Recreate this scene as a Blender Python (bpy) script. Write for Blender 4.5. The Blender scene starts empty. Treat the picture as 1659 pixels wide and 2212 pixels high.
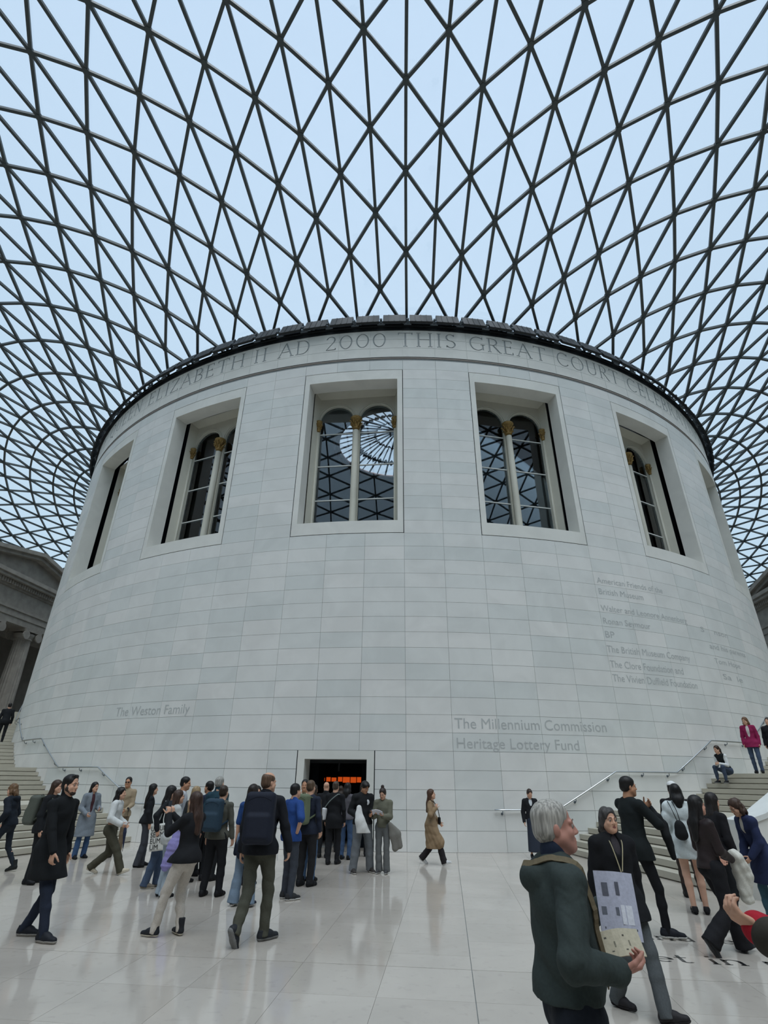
import bpy, math, random
import numpy as np
from mathutils import Vector, Matrix
from mathutils.geometry import delaunay_2d_cdt

# ------------------------------------------------------------------ camera, sky, exposure
SC = bpy.context.scene
COL = SC.collection
rad = math.radians
F_PX, PITCH, ROLL, YAW = 1132.9026, 0.4703449, 0.0103979, -0.112134
CAM = np.array([3.276135, -39.147290, 1.792429])


def camera():
    fw = np.array([math.sin(YAW) * math.cos(PITCH), math.cos(YAW) * math.cos(PITCH), math.sin(PITCH)])
    r = np.array([math.cos(YAW), -math.sin(YAW), 0.0])
    u = np.cross(r, fw)
    r2 = r * math.cos(ROLL) + u * math.sin(ROLL)
    u2 = -r * math.sin(ROLL) + u * math.cos(ROLL)
    cd = bpy.data.cameras.new('camera')
    cd.sensor_fit = 'HORIZONTAL'
    cd.sensor_width = 36.0
    cd.lens = F_PX / 1659.0 * 36.0
    cd.clip_start, cd.clip_end = 0.05, 500
    co = bpy.data.objects.new('camera', cd)
    COL.objects.link(co)
    m = Matrix.Identity(4)
    for i in range(3):
        m[i][0], m[i][1], m[i][2], m[i][3] = r2[i], u2[i], -fw[i], CAM[i]
    co.matrix_world = m
    SC.camera = co


camera()
w = bpy.data.worlds.new('overcast_sky')
SC.world = w
w.use_nodes = True
wn, wl = w.node_tree.nodes, w.node_tree.links
bg = wn['Background']
tc = wn.new('ShaderNodeTexCoord')
sx = wn.new('ShaderNodeSeparateXYZ')
wr = wn.new('ShaderNodeValToRGB')
wr.color_ramp.elements[0].position, wr.color_ramp.elements[0].color = 0.0, (0.74, 0.91, 1.02, 1)
wr.color_ramp.elements[1].position, wr.color_ramp.elements[1].color = 0.9, (0.78, 0.93, 1.13, 1)
wl.new(tc.outputs['Generated'], sx.inputs[0])
wl.new(sx.outputs['Z'], wr.inputs[0])
wl.new(wr.outputs[0], bg.inputs[0])
bg.inputs[1].default_value = 1.0
vs = SC.view_settings
SC.display_settings.display_device = 'sRGB'
vs.view_transform, vs.look, vs.gamma, vs.use_curve_mapping = 'Standard', 'None', 1.0, False
vs.exposure = 0.0
sl = bpy.data.lights.new('added_sun', 'SUN')     # broad soft sun added high in the south to brighten wall and floor
sl.energy, sl.angle, sl.color = 3.0, rad(50), (1.0, 0.965, 0.95)
so = bpy.data.objects.new('added_sun', sl)
so.rotation_euler = (rad(24), 0, rad(16))
COL.objects.link(so)
SC.cycles.max_bounces = 8
SC.cycles.diffuse_bounces = 4
SC.cycles.transparent_max_bounces = 16


# ------------------------------------------------------------------ materials
def lin(c):
    return tuple((v / 12.92 if v <= 0.04045 else ((v + 0.055) / 1.055) ** 2.4) for v in (x / 255.0 for x in c))


def nodes(name):
    m = bpy.data.materials.new(name)
    m.use_nodes = True
    nt = m.node_tree
    return m, nt, nt.nodes['Principled BSDF']


def mat(name, rgb, rough=0.7, spec=0.35, metal=0.0, var=0.12, scale=30.0, bump=0.0, sheen=0.0, coat=0.0, emit=0.0):
    """plain procedural material: sRGB colour, noise mottling, optional bump"""
    m, nt, b = nodes(name)
    base = lin(rgb)
    no = nt.nodes.new('ShaderNodeTexNoise')
    no.inputs['Scale'].default_value = scale
    no.inputs['Detail'].default_value = 4
    tcn = nt.nodes.new('ShaderNodeTexCoord')
    nt.links.new(tcn.outputs['Object'], no.inputs['Vector'])
    ra = nt.nodes.new('ShaderNodeValToRGB')
    ra.color_ramp.elements[0].position, ra.color_ramp.elements[1].position = 0.3, 0.7
    ra.color_ramp.elements[0].color = tuple(max(0, v * (1 - var)) for v in base) + (1,)
    ra.color_ramp.elements[1].color = tuple(min(1, v * (1 + var)) for v in base) + (1,)
    nt.links.new(no.outputs['Fac'], ra.inputs[0])
    nt.links.new(ra.outputs[0], b.inputs['Base Color'])
    b.inputs['Roughness'].default_value = rough
    b.inputs['Specular IOR Level'].default_value = spec
    b.inputs['Metallic'].default_value = metal
    if sheen:
        b.inputs['Sheen Weight'].default_value = sheen
    if coat:
        b.inputs['Coat Weight'].default_value = coat
    if emit:
        b.inputs['Emission Color'].default_value = base + (1,)
        b.inputs['Emission Strength'].default_value = emit
    if bump:
        bu = nt.nodes.new('ShaderNodeBump')
        bu.inputs['Strength'].default_value = bump
        bu.inputs['Distance'].default_value = 0.01
        nt.links.new(no.outputs['Fac'], bu.inputs['Height'])
        nt.links.new(bu.outputs[0], b.inputs['Normal'])
    return m


def stone(name, c0, c1, rough, spec, vein=0.05, speck=0.0, coat=0.0):
    """stone whose tone varies from piece to piece (object random + face attribute tint)"""
    m, nt, b = nodes(name)
    N, L = nt.nodes, nt.links
    oi, at, ge = N.new('ShaderNodeObjectInfo'), N.new('ShaderNodeAttribute'), N.new('ShaderNodeNewGeometry')
    at.attribute_name = 'tint'
    ad = N.new('ShaderNodeMath')
    ad.operation = 'ADD'
    L.new(oi.outputs['Random'], ad.inputs[0])
    L.new(at.outputs['Fac'], ad.inputs[1])
    fr = N.new('ShaderNodeMath')
    fr.operation = 'FRACT'
    L.new(ad.outputs[0], fr.inputs[0])
    mx = N.new('ShaderNodeMix')
    mx.data_type = 'RGBA'
    mx.inputs['A'].default_value, mx.inputs['B'].default_value = lin(c0) + (1,), lin(c1) + (1,)
    L.new(fr.outputs[0], mx.inputs['Factor'])
    no = N.new('ShaderNodeTexNoise')
    no.inputs['Scale'].default_value, no.inputs['Detail'].default_value = 0.9, 6
    no.inputs['Distortion'].default_value = 0.8
    L.new(ge.outputs['Position'], no.inputs['Vector'])
    ra = N.new('ShaderNodeValToRGB')
    ra.color_ramp.elements[0].position, ra.color_ramp.elements[1].position = 0.36, 0.62
    ra.color_ramp.elements[0].color = (1 - vein * 1.6,) * 3 + (1,)
    ra.color_ramp.elements[1].color = (1, 1, 1, 1)
    L.new(no.outputs['Fac'], ra.inputs[0])
    m2 = N.new('ShaderNodeMix')
    m2.data_type, m2.blend_type = 'RGBA', 'MULTIPLY'
    m2.inputs['Factor'].default_value = 1
    L.new(mx.outputs['Result'], m2.inputs['A'])
    L.new(ra.outputs[0], m2.inputs['B'])
    out = m2
    if speck:
        n2 = N.new('ShaderNodeTexNoise')
        n2.inputs['Scale'].default_value, n2.inputs['Detail'].default_value = 9, 8
        L.new(ge.outputs['Position'], n2.inputs['Vector'])
        r2 = N.new('ShaderNodeValToRGB')
        r2.color_ramp.elements[0].position, r2.color_ramp.elements[1].position = 0.30, 0.42
        r2.color_ramp.elements[0].color, r2.color_ramp.elements[1].color = (1 - speck,) * 3 + (1,), (1, 1, 1, 1)
        L.new(n2.outputs['Fac'], r2.inputs[0])
        m3 = N.new('ShaderNodeMix')
        m3.data_type, m3.blend_type = 'RGBA', 'MULTIPLY'
        m3.inputs['Factor'].default_value = 1
        L.new(m2.outputs['Result'], m3.inputs['A'])
        L.new(r2.outputs[0], m3.inputs['B'])
        out = m3
    L.new(out.outputs['Result'], b.inputs['Base Color'])
    b.inputs['Roughness'].default_value = rough
    b.inputs['Specular IOR Level'].default_value = spec
    if coat:
        b.inputs['Coat Weight'].default_value = coat
        b.inputs['Coat Roughness'].default_value = rough * 0.6
    return m


def glass_mat(name, trans, refl=0.04, fres=0.0):
    m = bpy.data.materials.new(name)
    m.use_nodes = True
    N, L = m.node_tree.nodes, m.node_tree.links
    for n in list(N):
        N.remove(n)
    o, t, g, mx = N.new('ShaderNodeOutputMaterial'), N.new('ShaderNodeBsdfTransparent'), N.new('ShaderNodeBsdfGlossy'), N.new('ShaderNodeMixShader')
    t.inputs[0].default_value = trans + (1,)
    g.inputs['Roughness'].default_value = 0.0
    g.inputs[0].default_value = (0.95, 0.97, 1, 1)
    mx.inputs[0].default_value = refl
    if fres:
        f, mu = N.new('ShaderNodeFresnel'), N.new('ShaderNodeMath')
        f.inputs[0].default_value = 1.5
        mu.operation, mu.use_clamp = 'MULTIPLY', True
        mu.inputs[1].default_value = fres
        L.new(f.outputs[0], mu.inputs[0])
        L.new(mu.outputs[0], mx.inputs[0])
    L.new(t.outputs[0], mx.inputs[1])
    L.new(g.outputs[0], mx.inputs[2])
    L.new(mx.outputs[0], o.inputs[0])
    return m


M_LIME = stone('spanish_limestone', (218, 221, 218), (231, 230, 226), 0.62, 0.25, vein=0.05)
M_LIMEP = stone('limestone_plain', (226, 226, 219), (228, 227, 221), 0.6, 0.25, vein=0.05)
M_FLOOR = stone('polished_floor_stone', (190, 182, 172), (198, 190, 180), 0.10, 0.62, vein=0.06, speck=0.09)
M_STEP = stone('step_stone', (182, 177, 163), (192, 187, 172), 0.45, 0.3, vein=0.05, speck=0.06)
M_JOINT = mat('joint_mortar', (146, 149, 148), 0.9, 0.1)
M_DARKJ = mat('shadow_joint', (40, 44, 46), 0.9, 0.1)
M_STRING = mat('string_course_stone', (172, 163, 156), 0.8, 0.2, var=0.05, scale=4)
M_LETTER = mat('groove_shade_lettering', (184, 187, 186), 0.8, 0.2, var=0.06, scale=8)  # shade of carved grooves put into the colour of flat letters
M_CUTSHADE = mat('shade_in_the_carving', (184, 188, 188), 0.85, 0.15, var=0.1, scale=5)  # darker tone painted inside the cut letters as their groove shade
M_STEEL = mat('painted_roof_steel', (72, 80, 82), 0.45, 0.4, var=0.05, scale=2)
M_GALL = mat('dark_gallery_metal', (27, 32, 36), 0.55, 0.4, var=0.08, scale=3)
M_GALL2 = mat('grey_bracket_metal', (104, 114, 122), 0.5, 0.4)
M_RAIL = mat('brushed_stainless_rail', (205, 208, 210), 0.28, 0.5, metal=1.0, var=0.03)
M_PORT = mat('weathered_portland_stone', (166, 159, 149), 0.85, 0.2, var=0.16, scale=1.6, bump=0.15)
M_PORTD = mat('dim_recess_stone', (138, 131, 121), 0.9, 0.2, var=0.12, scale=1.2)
M_WALLS = mat('court_wall_stone', (150, 145, 136), 0.85, 0.2, var=0.1, scale=0.8)
M_CREAM = mat('cream_painted_plaster', (205, 203, 190), 0.6, 0.3, var=0.03, scale=2)
M_GOLD = mat('gilded_plaster', (150, 122, 70), 0.42, 0.5, metal=0.3, var=0.5, scale=26, bump=0.3)
M_BAR = mat('white_glazing_bar', (222, 224, 220), 0.5, 0.3, var=0.03)
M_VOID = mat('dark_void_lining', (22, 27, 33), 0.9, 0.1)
M_DOME = mat('dome_lining', (104, 112, 118), 0.8, 0.2, var=0.08, scale=0.3)  # low light of the reading room put into the dome's darkened colour
M_OCUL = mat('oculus_rib', (44, 44, 50), 0.6, 0.3)
M_INK = mat('black_floor_letter', (30, 31, 32), 0.25, 0.5, var=0.05)
G_ROOF = glass_mat('fritted_roof_glass', (0.86, 0.90, 0.92), 0.03)
G_WIN = glass_mat('window_glass', (0.74, 0.80, 0.82), 0.1, fres=1.35)
G_OCU = glass_mat('oculus_glass', (1.0, 0.97, 1.0), 0.02)


# ------------------------------------------------------------------ mesh helpers
def link(name, me, material=None, parent=None, loc=None, label=None, cat=None, group=None, kind=None):
    o = bpy.data.objects.new(name, me)
    COL.objects.link(o)
    if material is not None and me is not None and not me.materials:
        me.materials.append(material)
    if parent is not None:
        o.parent = parent
    if loc is not None:
        o.location = loc
    for k, v in (('label', label), ('category', cat), ('group', group), ('kind', kind)):
        if v:
            o[k] = v
    return o


def empty(name, loc=(0, 0, 0), rz=0.0, **kw):
    o = link(name, None, loc=loc, **kw)
    o.rotation_euler[2] = rz
    o.empty_display_size = 0.2
    return o


def mesh(name, vs_, fs_, smooth=False, tint=None):
    me = bpy.data.meshes.new(name)
    me.from_pydata([tuple(map(float, v)) for v in vs_], [], [tuple(map(int, f)) for f in fs_])
    if smooth:
        me.polygons.foreach_set('use_smooth', [True] * len(me.polygons))
    if tint is not None:
        a = me.attributes.new('tint', 'FLOAT', 'FACE')
        a.data.foreach_set('value', np.asarray(tint, dtype=np.float32))
    me.update()
    return me


class MB:
    """collects polygons for one mesh"""

    def __init__(self):
        self.v, self.f, self.t = [], [], []

    def add(self, v, f, tint=None):
        n = len(self.v)
        self.v += [tuple(map(float, q)) for q in v]
        self.f += [tuple(i + n for i in q) for q in f]
        if tint is not None:
            self.t += [tint] * len(f)
        return self

    def box(self, lo, hi, M=None, tint=None):
        x0, y0, z0 = lo
        x1, y1, z1 = hi
        v = [(x0, y0, z0), (x1, y0, z0), (x1, y1, z0), (x0, y1, z0), (x0, y0, z1), (x1, y0, z1), (x1, y1, z1), (x0, y1, z1)]
        if M is not None:
            v = [tuple(M @ Vector(q)) for q in v]
        return self.add(v, [(3, 2, 1, 0), (4, 5, 6, 7), (0, 1, 5, 4), (1, 2, 6, 5), (2, 3, 7, 6), (3, 0, 4, 7)], tint)

    def tube(self, pts, r, n=8, caps=True):
        pts = [np.array(q, float) for q in pts]
        rs = [r] * len(pts) if np.isscalar(r) else list(r)
        rings = []
        up = np.array([0.0, 0.0, 1.0])
        for i, q in enumerate(pts):
            t = pts[min(i + 1, len(pts) - 1)] - pts[max(i - 1, 0)]
            t = t / (np.linalg.norm(t) + 1e-9)
            a = np.cross(t, up)
            if np.linalg.norm(a) < 0.05:
                a = np.cross(t, np.array([1.0, 0, 0]))
            a /= np.linalg.norm(a)
            b = np.cross(a, t)
            rings.append([q + rs[i] * (a * math.cos(2 * math.pi * k / n) + b * math.sin(2 * math.pi * k / n)) for k in range(n)])
        v = [p_ for rg in rings for p_ in rg]
        f = [(i * n + k, i * n + (k + 1) % n, (i + 1) * n + (k + 1) % n, (i + 1) * n + k) for i in range(len(pts) - 1) for k in range(n)]
        if caps:
            f += [tuple(range(n - 1, -1, -1)), tuple((len(pts) - 1) * n + k for k in range(n))]
        return self.add(v, f)

    def lathe(self, prof, n=24, c=(0, 0), rmod=None):
        v, f = [], []
        for (r, z) in prof:
            for k in range(n):
                a = 2 * math.pi * k / n
                rr = r * (rmod(k) if rmod else 1)
                v.append((c[0] + rr * math.cos(a), c[1] + rr * math.sin(a), z))
        for i in range(len(prof) - 1):
            for k in range(n):
                f.append((i * n + k, i * n + (k + 1) % n, (i + 1) * n + (k + 1) % n, (i + 1) * n + k))
        f += [tuple(range(n - 1, -1, -1)), tuple((len(prof) - 1) * n + k for k in range(n))]
        return self.add(v, f)

    def sector(self, a0, a1, r0, r1, z0, z1, step=1.2, tint=None, back=True):
        """block between two azimuths (deg), radii and heights"""
        n = max(1, int(math.ceil(abs(a1 - a0) / step)))
        v, f = [], []
        for i in range(n + 1):
            a = rad(a0 + (a1 - a0) * i / n)
            s, c = math.sin(a), -math.cos(a)
            v += [(r1 * s, r1 * c, z0), (r1 * s, r1 * c, z1), (r0 * s, r0 * c, z1), (r0 * s, r0 * c, z0)]
        for i in range(n):
            o, p = i * 4, i * 4 + 4
            f += [(o, p, p + 1, o + 1), (o + 1, p + 1, p + 2, o + 2), (p + 3, p, o, o + 3)]
            if back:
                f.append((o + 2, p + 2, p + 3, o + 3))
        f += [(0, 1, 2, 3), (n * 4 + 3, n * 4 + 2, n * 4 + 1, n * 4)]
        return self.add(v, f, tint)

    def build(self, name, material, parent=None, smooth=False, **kw):
        return link(name, mesh(name, self.v, self.f, smooth, self.t if self.t else None), material, parent, **kw)


def cyl(r, az, z):
    a = rad(az)
    return (r * math.sin(a), -r * math.cos(a), z)


def project(P):
    fw = np.array([math.sin(YAW) * math.cos(PITCH), math.cos(YAW) * math.cos(PITCH), math.sin(PITCH)])
    d = np.asarray(P, float) - CAM
    return d @ fw, float(np.linalg.norm(d))


R = 22.245           # face of the new stone drum
CH = 0.5065          # stone course
rng = random.Random(7)

# ------------------------------------------------------------------ the court: floor
floor = empty('floor', kind='structure')
GX, GY, SX, SY = 3.45, -31.96, 0.9075, 0.91
slabs = []
for i in range(-45, 38):
    x0 = GX + i * SX
    for j in range(-21, 0):
        y0 = GY + j * SY
        slabs.append((x0, y0, x0 + SX, y0 + SY))
    off = (0.0, 0.42, 0.21, 0.63)[i % 4]
    y = GY
    while y < 0:
        ln = SY if y > GY else SY - off + 0.2
        slabs.append((x0, y, x0 + SX, y + ln))
        y += ln


def slab_rank(s):
    c = np.array([(s[0] + s[2]) / 2, (s[1] + s[3]) / 2, 0])
    f, d = project(c)
    v = c - CAM
    h = math.atan2(v[0], v[1]) - YAW
    ok = f > 0 and abs(h) < 0.66 and d > 5.3 and math.hypot(c[0], c[1]) > R - 0.3
    return -(1.79 / d ** 3) if ok else 0


slabs.sort(key=slab_rank)
G = 0.0015


def gaps(s):
    """joint half-widths on the four sides of a slab: the two movement joints are wider"""
    near = lambda a, b: .0045 if abs(a - b) < .02 else G
    return near(s[0], GX), near(s[1], GY), near(s[2], GX), near(s[3], GY)


unit = mesh('floor_slab', [(0, 0, -.03), (1, 0, -.03), (1, 1, -.03), (0, 1, -.03), (0, 0, 0), (1, 0, 0), (1, 1, 0), (0, 1, 0)],
            [(4, 5, 6, 7), (0, 1, 5, 4), (1, 2, 6, 5), (2, 3, 7, 6), (3, 0, 4, 7)])
mb = MB()
for k, (x0, y0, x1, y1) in enumerate(slabs):
    if k < 300:
        ga, gb, gc, gd = gaps((x0, y0, x1, y1))
        o = link('floor_slab', unit, M_FLOOR, floor, (x0 + ga, y0 + gb, 0))
        o.scale = (x1 - x0 - ga - gc, y1 - y0 - gb - gd, 1)
    elif math.hypot((x0 + x1) / 2, (y0 + y1) / 2) > R - 1.2:
        mb.add([(x0 + G, y0 + G, -.01), (x1 - G, y0 + G, -.01), (x1 - G, y1 - G, -.01), (x0 + G, y1 - G, -.01),
                (x0 + G, y0 + G, 0), (x1 - G, y0 + G, 0), (x1 - G, y1 - G, 0), (x0 + G, y1 - G, 0)],
               [(4, 5, 6, 7), (0, 1, 5, 4), (1, 2, 6, 5), (2, 3, 7, 6), (3, 0, 4, 7)], rng.random())
mb.build('floor_slabs', M_FLOOR, floor, kind='stuff')
MB().box((-37.2, -51.5, -.3), (37.2, 46.5, -.012)).build('floor_bed', M_JOINT, floor)

# ------------------------------------------------------------------ the drum
drum = empty('wall_drum', kind='structure')
WIN = [18 * k for k in range(-10, 10)]
DOOR_O, DOOR_I = 2.97, 2.41


def in_window(c, r):
    return 19 <= r <= 33 and ((c + 1) % 5) < 3


blk = MB().sector(-1.8 + .010, 1.8 - .010, R - .022, R, .004, CH - .004, back=False)
blkme = mesh('stone_block', blk.v, blk.f)
cells = []
for c in range(-19, 23):
    for r in range(0, 35):
        if in_window(c, r):
            continue
        if r < 5 and c in (-1, 0, 1):
            continue
        P = np.array(cyl(R, 3.6 * c, (r + .5) * CH))
        nrm = np.array([P[0], P[1], 0]) / R
        v = CAM - P
        d = np.linalg.norm(v)
        # blocks wholly behind the stairs do not count as visible
        cells.append((-max(0.0, float(nrm @ v)) / d ** 3 * (3.0 if 5 <= r <= 18 else 1.6 if r > 18 else .9), c, r))
cells.sort()
mb = MB()
for k, (_, c, r) in enumerate(cells):
    if k < 300:
        o = link('stone_block', blkme, M_LIME, drum, (0, 0, r * CH))
        o.rotation_euler[2] = rad(3.6 * c)
    else:
        mb.sector(3.6 * c - 1.8 + .013, 3.6 * c + 1.8 - .013, R - .045, R, r * CH + .005, (r + 1) * CH - .005, tint=rng.random(), back=False)
for s in (-1, 1):
    for r in range(5):
        a0, a1 = sorted((s * (DOOR_O + .075), s * 5.387))
        mb.sector(a0, a1, R - .045, R, r * CH + .005, (r + 1) * CH - .005, tint=rng.random(), back=False)
mb.build('stone_blocks', M_LIME, drum, kind='stuff')
bk = MB()          # mortar bed behind the blocks, open at windows and door
for c in range(-50, 50):
    for r in range(0, 35):
        if in_window(c, r) or (r < 5 and c in (-1, 0, 1)):
            continue
        a0, a1, z0, z1 = 3.6 * c - 1.8, 3.6 * c + 1.8, r * CH, (r + 1) * CH
        rr = R - .02
        bk.add([cyl(rr, a0, z0), cyl(rr, a1, z0), cyl(rr, a1, z1), cyl(rr, a0, z1)], [(0, 1, 2, 3)])
for s in (-1, 1):
    a0, a1 = sorted((s * 2.6, s * 5.4))
    bk.sector(a0, a1, R - .05, R - .03, 0, 5 * CH)
bk.build('mortar_bed', M_JOINT, drum)
# string course: a shallow dark-toned moulding
MB().sector(-75, 85, R - .2, R - .055, 17.725, 17.87).sector(-75, 85, R - .2, R - .02, 17.87, 17.915).build('string_course', M_STRING, drum)
mb = MB().sector(-180, 180, R - .3, R - .05, 17.72, 19.46, step=2)
mb.build('frieze_backing', M_JOINT, drum)


# ---- Roman capitals made of strokes, cut into the frieze
def st(x0, y0, x1, y1, w):
    dx, dy = x1 - x0, y1 - y0
    l = math.hypot(dx, dy) or 1
    nx, ny = -dy / l * w / 2, dx / l * w / 2
    return [[(x0 + nx, y0 + ny), (x0 - nx, y0 - ny), (x1 - nx, y1 - ny), (x1 + nx, y1 + ny)]]


def arc(cx, cy, rx, ry, a0, a1, wt, wn, n=14):
    out = []
    pr = None
    for i in range(n + 1):
        a = rad(a0 + (a1 - a0) * i / n)
        h = (wn + (wt - wn) * math.cos(a) ** 2) / 2
        q = ((cx + (rx + h) * math.cos(a), cy + (ry + h) * math.sin(a)), (cx + (rx - h) * math.cos(a), cy + (ry - h) * math.sin(a)))
        if pr:
            out.append([pr[0], pr[1], q[1], q[0]])
        pr = q
    return out


def serif(x, y, l=.2, w=.045):
    return st(x - l / 2, y + (w / 2 if y < .5 else -w / 2), x + l / 2, y + (w / 2 if y < .5 else -w / 2), w)


T_, N_ = .085, .05


def glyph(ch):
    S = serif
    if ch == 'A':
        return .86, st(.06, 0, .43, 1, N_) + st(.43, 1, .8, 0, T_) + st(.2, .36, .66, .36, N_) + S(.07, 0) + S(.8, 0, .22)
    if ch == 'B':
        return .66, st(.14, 0, .14, 1, T_) + S(.12, 0) + S(.12, 1) + arc(.3, .755, .22, .222, 90, -90, T_, N_) + arc(.32, .26, .26, .235, 90, -90, T_, N_) + st(.14, .975, .32, .975, N_) + st(.14, .52, .32, .52, N_) + st(.14, .025, .34, .025, N_)
    if ch in 'CG':
        g = arc(.47, .5, .39, .47, 48, 318, T_, N_, 22) + st(.74, .8, .74, .97, N_)
        if ch == 'G':
            g += st(.76, .06, .76, .42, T_) + S(.76, .42, .24)
        return .84, g
    if ch == 'D':
        return .84, st(.14, 0, .14, 1, T_) + S(.12, 0) + S(.12, 1) + arc(.36, .5, .38, .475, 90, -90, T_, N_, 18) + st(.14, .975, .38, .975, N_) + st(.14, .025, .38, .025, N_)
    if ch in 'EFL':
        g = st(.14, 0, .14, 1, T_) + S(.12, 0) + S(.12, 1)
        if ch in 'EF':
            g += st(.14, .975, .52, .975, N_) + st(.52, .84, .52, 1, N_) + st(.14, .52, .45, .52, N_) + st(.45, .44, .45, .6, N_)
        if ch in 'EL':
            g += st(.14, .025, .56, .025, N_) + st(.56, 0, .56, .17, N_)
        return .64, g
    if ch == 'H':
        return .86, st(.14, 0, .14, 1, T_) + st(.72, 0, .72, 1, T_) + st(.14, .52, .72, .52, N_) + S(.14, 0) + S(.14, 1) + S(.72, 0) + S(.72, 1)
    if ch == 'I':
        return .32, st(.16, 0, .16, 1, T_) + S(.16, 0) + S(.16, 1)
    if ch == 'J':
        return .4, st(.24, .1, .24, 1, T_) + S(.24, 1) + arc(.1, .1, .14, .14, -90, 0, T_, N_, 6)
    if ch == 'M':
        return 1.0, st(.12, 0, .17, 1, N_) + st(.17, 1, .5, 0, T_) + st(.5, 0, .83, 1, N_) + st(.83, 1, .88, 0, T_) + S(.12, 0) + S(.88, 0)
    if ch == 'N':
        return .86, st(.14, 0, .14, 1, N_) + st(.14, 1, .72, 0, T_) + st(.72, 0, .72, 1, N_) + S(.14, 0) + S(.1, 1, .14) + S(.72, 1)
    if ch in 'OQ':
        g = arc(.48, .5, .4, .47, 0, 360, T_, N_, 28)
        if ch == 'Q':
            g += st(.5, .06, .86, -.2, T_)
        return .96, g
    if ch == '0':
        return .82, arc(.41, .5, .33, .47, 0, 360, T_, N_, 26)
    if ch == '2':
        return .66, arc(.32, .74, .23, .235, 170, -40, T_, N_, 12) + st(.5, .58, .08, .04, N_) + st(.06, .03, .6, .03, .06) + st(.6, 0, .6, .15, N_)
    if ch in 'PR':
        g = st(.14, 0, .14, 1, T_) + S(.14, 0) + S(.12, 1) + arc(.32, .74, .24, .235, 90, -90, T_, N_) + st(.14, .975, .34, .975, N_) + st(.14, .505, .34, .505, N_)
        if ch == 'R':
            g += st(.34, .5, .72, 0, T_) + S(.74, 0, .14)
        return .74, g
    if ch == 'S':
        return .56, arc(.28, .745, .2, .23, 40, 270, T_, N_, 12) + arc(.29, .26, .21, .235, 90, -150, T_, N_, 12) + st(.45, .82, .45, .97, N_) + st(.09, .03, .09, .18, N_)
    if ch == 'T':
        return .76, st(.38, 0, .38, 1, T_) + st(.04, .975, .72, .975, N_) + st(.04, .85, .04, 1, N_) + st(.72, .85, .72, 1, N_) + S(.38, 0)
    if ch == 'U':
        return .84, st(.14, .3, .14, 1, T_) + st(.7, .3, .7, 1, N_) + arc(.42, .3, .28, .27, 180, 360, T_, N_, 12) + S(.14, 1) + S(.7, 1)
    if ch == 'V':
        return .84, st(.06, 1, .42, 0, T_) + st(.42, 0, .78, 1, N_) + S(.06, 1) + S(.78, 1)
    if ch == 'W':
        return 1.2, st(.06, 1, .33, 0, T_) + st(.33, 0, .6, 1, N_) + st(.6, 1, .87, 0, T_) + st(.87, 0, 1.14, 1, N_) + S(.06, 1) + S(1.14, 1)
    if ch == 'Y':
        return .8, st(.06, 1, .4, .48, T_) + st(.74, 1, .4, .48, N_) + st(.4, 0, .4, .5, T_) + S(.06, 1) + S(.74, 1) + S(.4, 0)
    if ch == 'Z':
        return .7, st(.08, .97, .62, .97, N_) + st(.62, .97, .08, .03, T_) + st(.06, .03, .64, .03, N_) + st(.08, .85, .08, 1, N_) + st(.64, 0, .64, .16, N_)
    return .4, []


def word_polys(txt):
    x, out = 0.0, []
    for ch in txt:
        wd, g = glyph(ch)
        out += [[(px + x, py) for px, py in q] for q in g]
        x += wd + .14
    return x - .14, out


WORDS = [('MAJESTY', -57.0, -43.4), ('QUEEN', -41.7, -31.5), ('ELIZABETH', -30.0, -13.5), ('II', -12.3, -10.45), ('AD', -9.1, -5.15),
         ('2000', -3.4, 3.6), ('THIS', 4.86, 11.45), ('GREAT', 12.92, 22.4), ('COURT', 23.75, 33.2), ('CELEBRATING', 34.6, 54.5)]
ZB, ZH, FZ0, FZ1 = 18.505, 0.82, 17.93, 19.46
polys = []
for txt, a0, a1 in WORDS:
    wd, g = word_polys(txt)
    for q in g:
        polys.append([((a0 + (a1 - a0) * px / wd), ZB + ZH * py) for px, py in q])
njl = len(polys)
for zz in (18.43, 18.94):
    polys.append([(-74, zz - .006), (84, zz - .006), (84, zz + .006), (-74, zz + .006)])
for c in range(-20, 23):
    a = 3.6 * c + 1.8
    polys.append([(a - .015, FZ0), (a + .015, FZ0), (a + .015, FZ1), (a - .015, FZ1)])
# work in metres along the arc for good triangles
cv, ce, cf = [], [], []
for q in polys:
    if sum(q[i - 1][0] * q[i][1] - q[i][0] * q[i - 1][1] for i in range(len(q))) < 0:
        q = q[::-1]
    n = len(cv)
    cv += [Vector((rad(x) * R, y)) for x, y in q]
    cf.append(list(range(n, n + len(q))))
x = -75.0
while x < 85.01:
    n = len(cv)
    cv += [Vector((rad(x) * R, FZ0)), Vector((rad(x) * R, FZ1))]
    ce.append((n, n + 1))
    x += 1.0
n = len(cv)
cv += [Vector((rad(-75) * R, FZ0)), Vector((rad(85) * R, FZ0)), Vector((rad(85) * R, FZ1)), Vector((rad(-75) * R, FZ1))]
ce += [(n, n + 1), (n + 1, n + 2), (n + 2, n + 3), (n + 3, n)]
ov, oe, of, _1, _2, off_ = delaunay_2d_cdt(cv, ce, cf, 0, 1e-5, True)
cut = [any(True for _ in s) for s in off_]
lett = [any(i < njl for i in s) for s in off_]


def fpt(i, d):
    s, z = ov[i]
    a = s / R
    return ((R - d) * math.sin(a), -(R - d) * math.cos(a), z)


mb = MB()
vmap = {}


def vid(i, d):
    k = (i, d)
    if k not in vmap:
        vmap[k] = len(mb.v)
        mb.v.append(fpt(i, d))
    return vmap[k]


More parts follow.
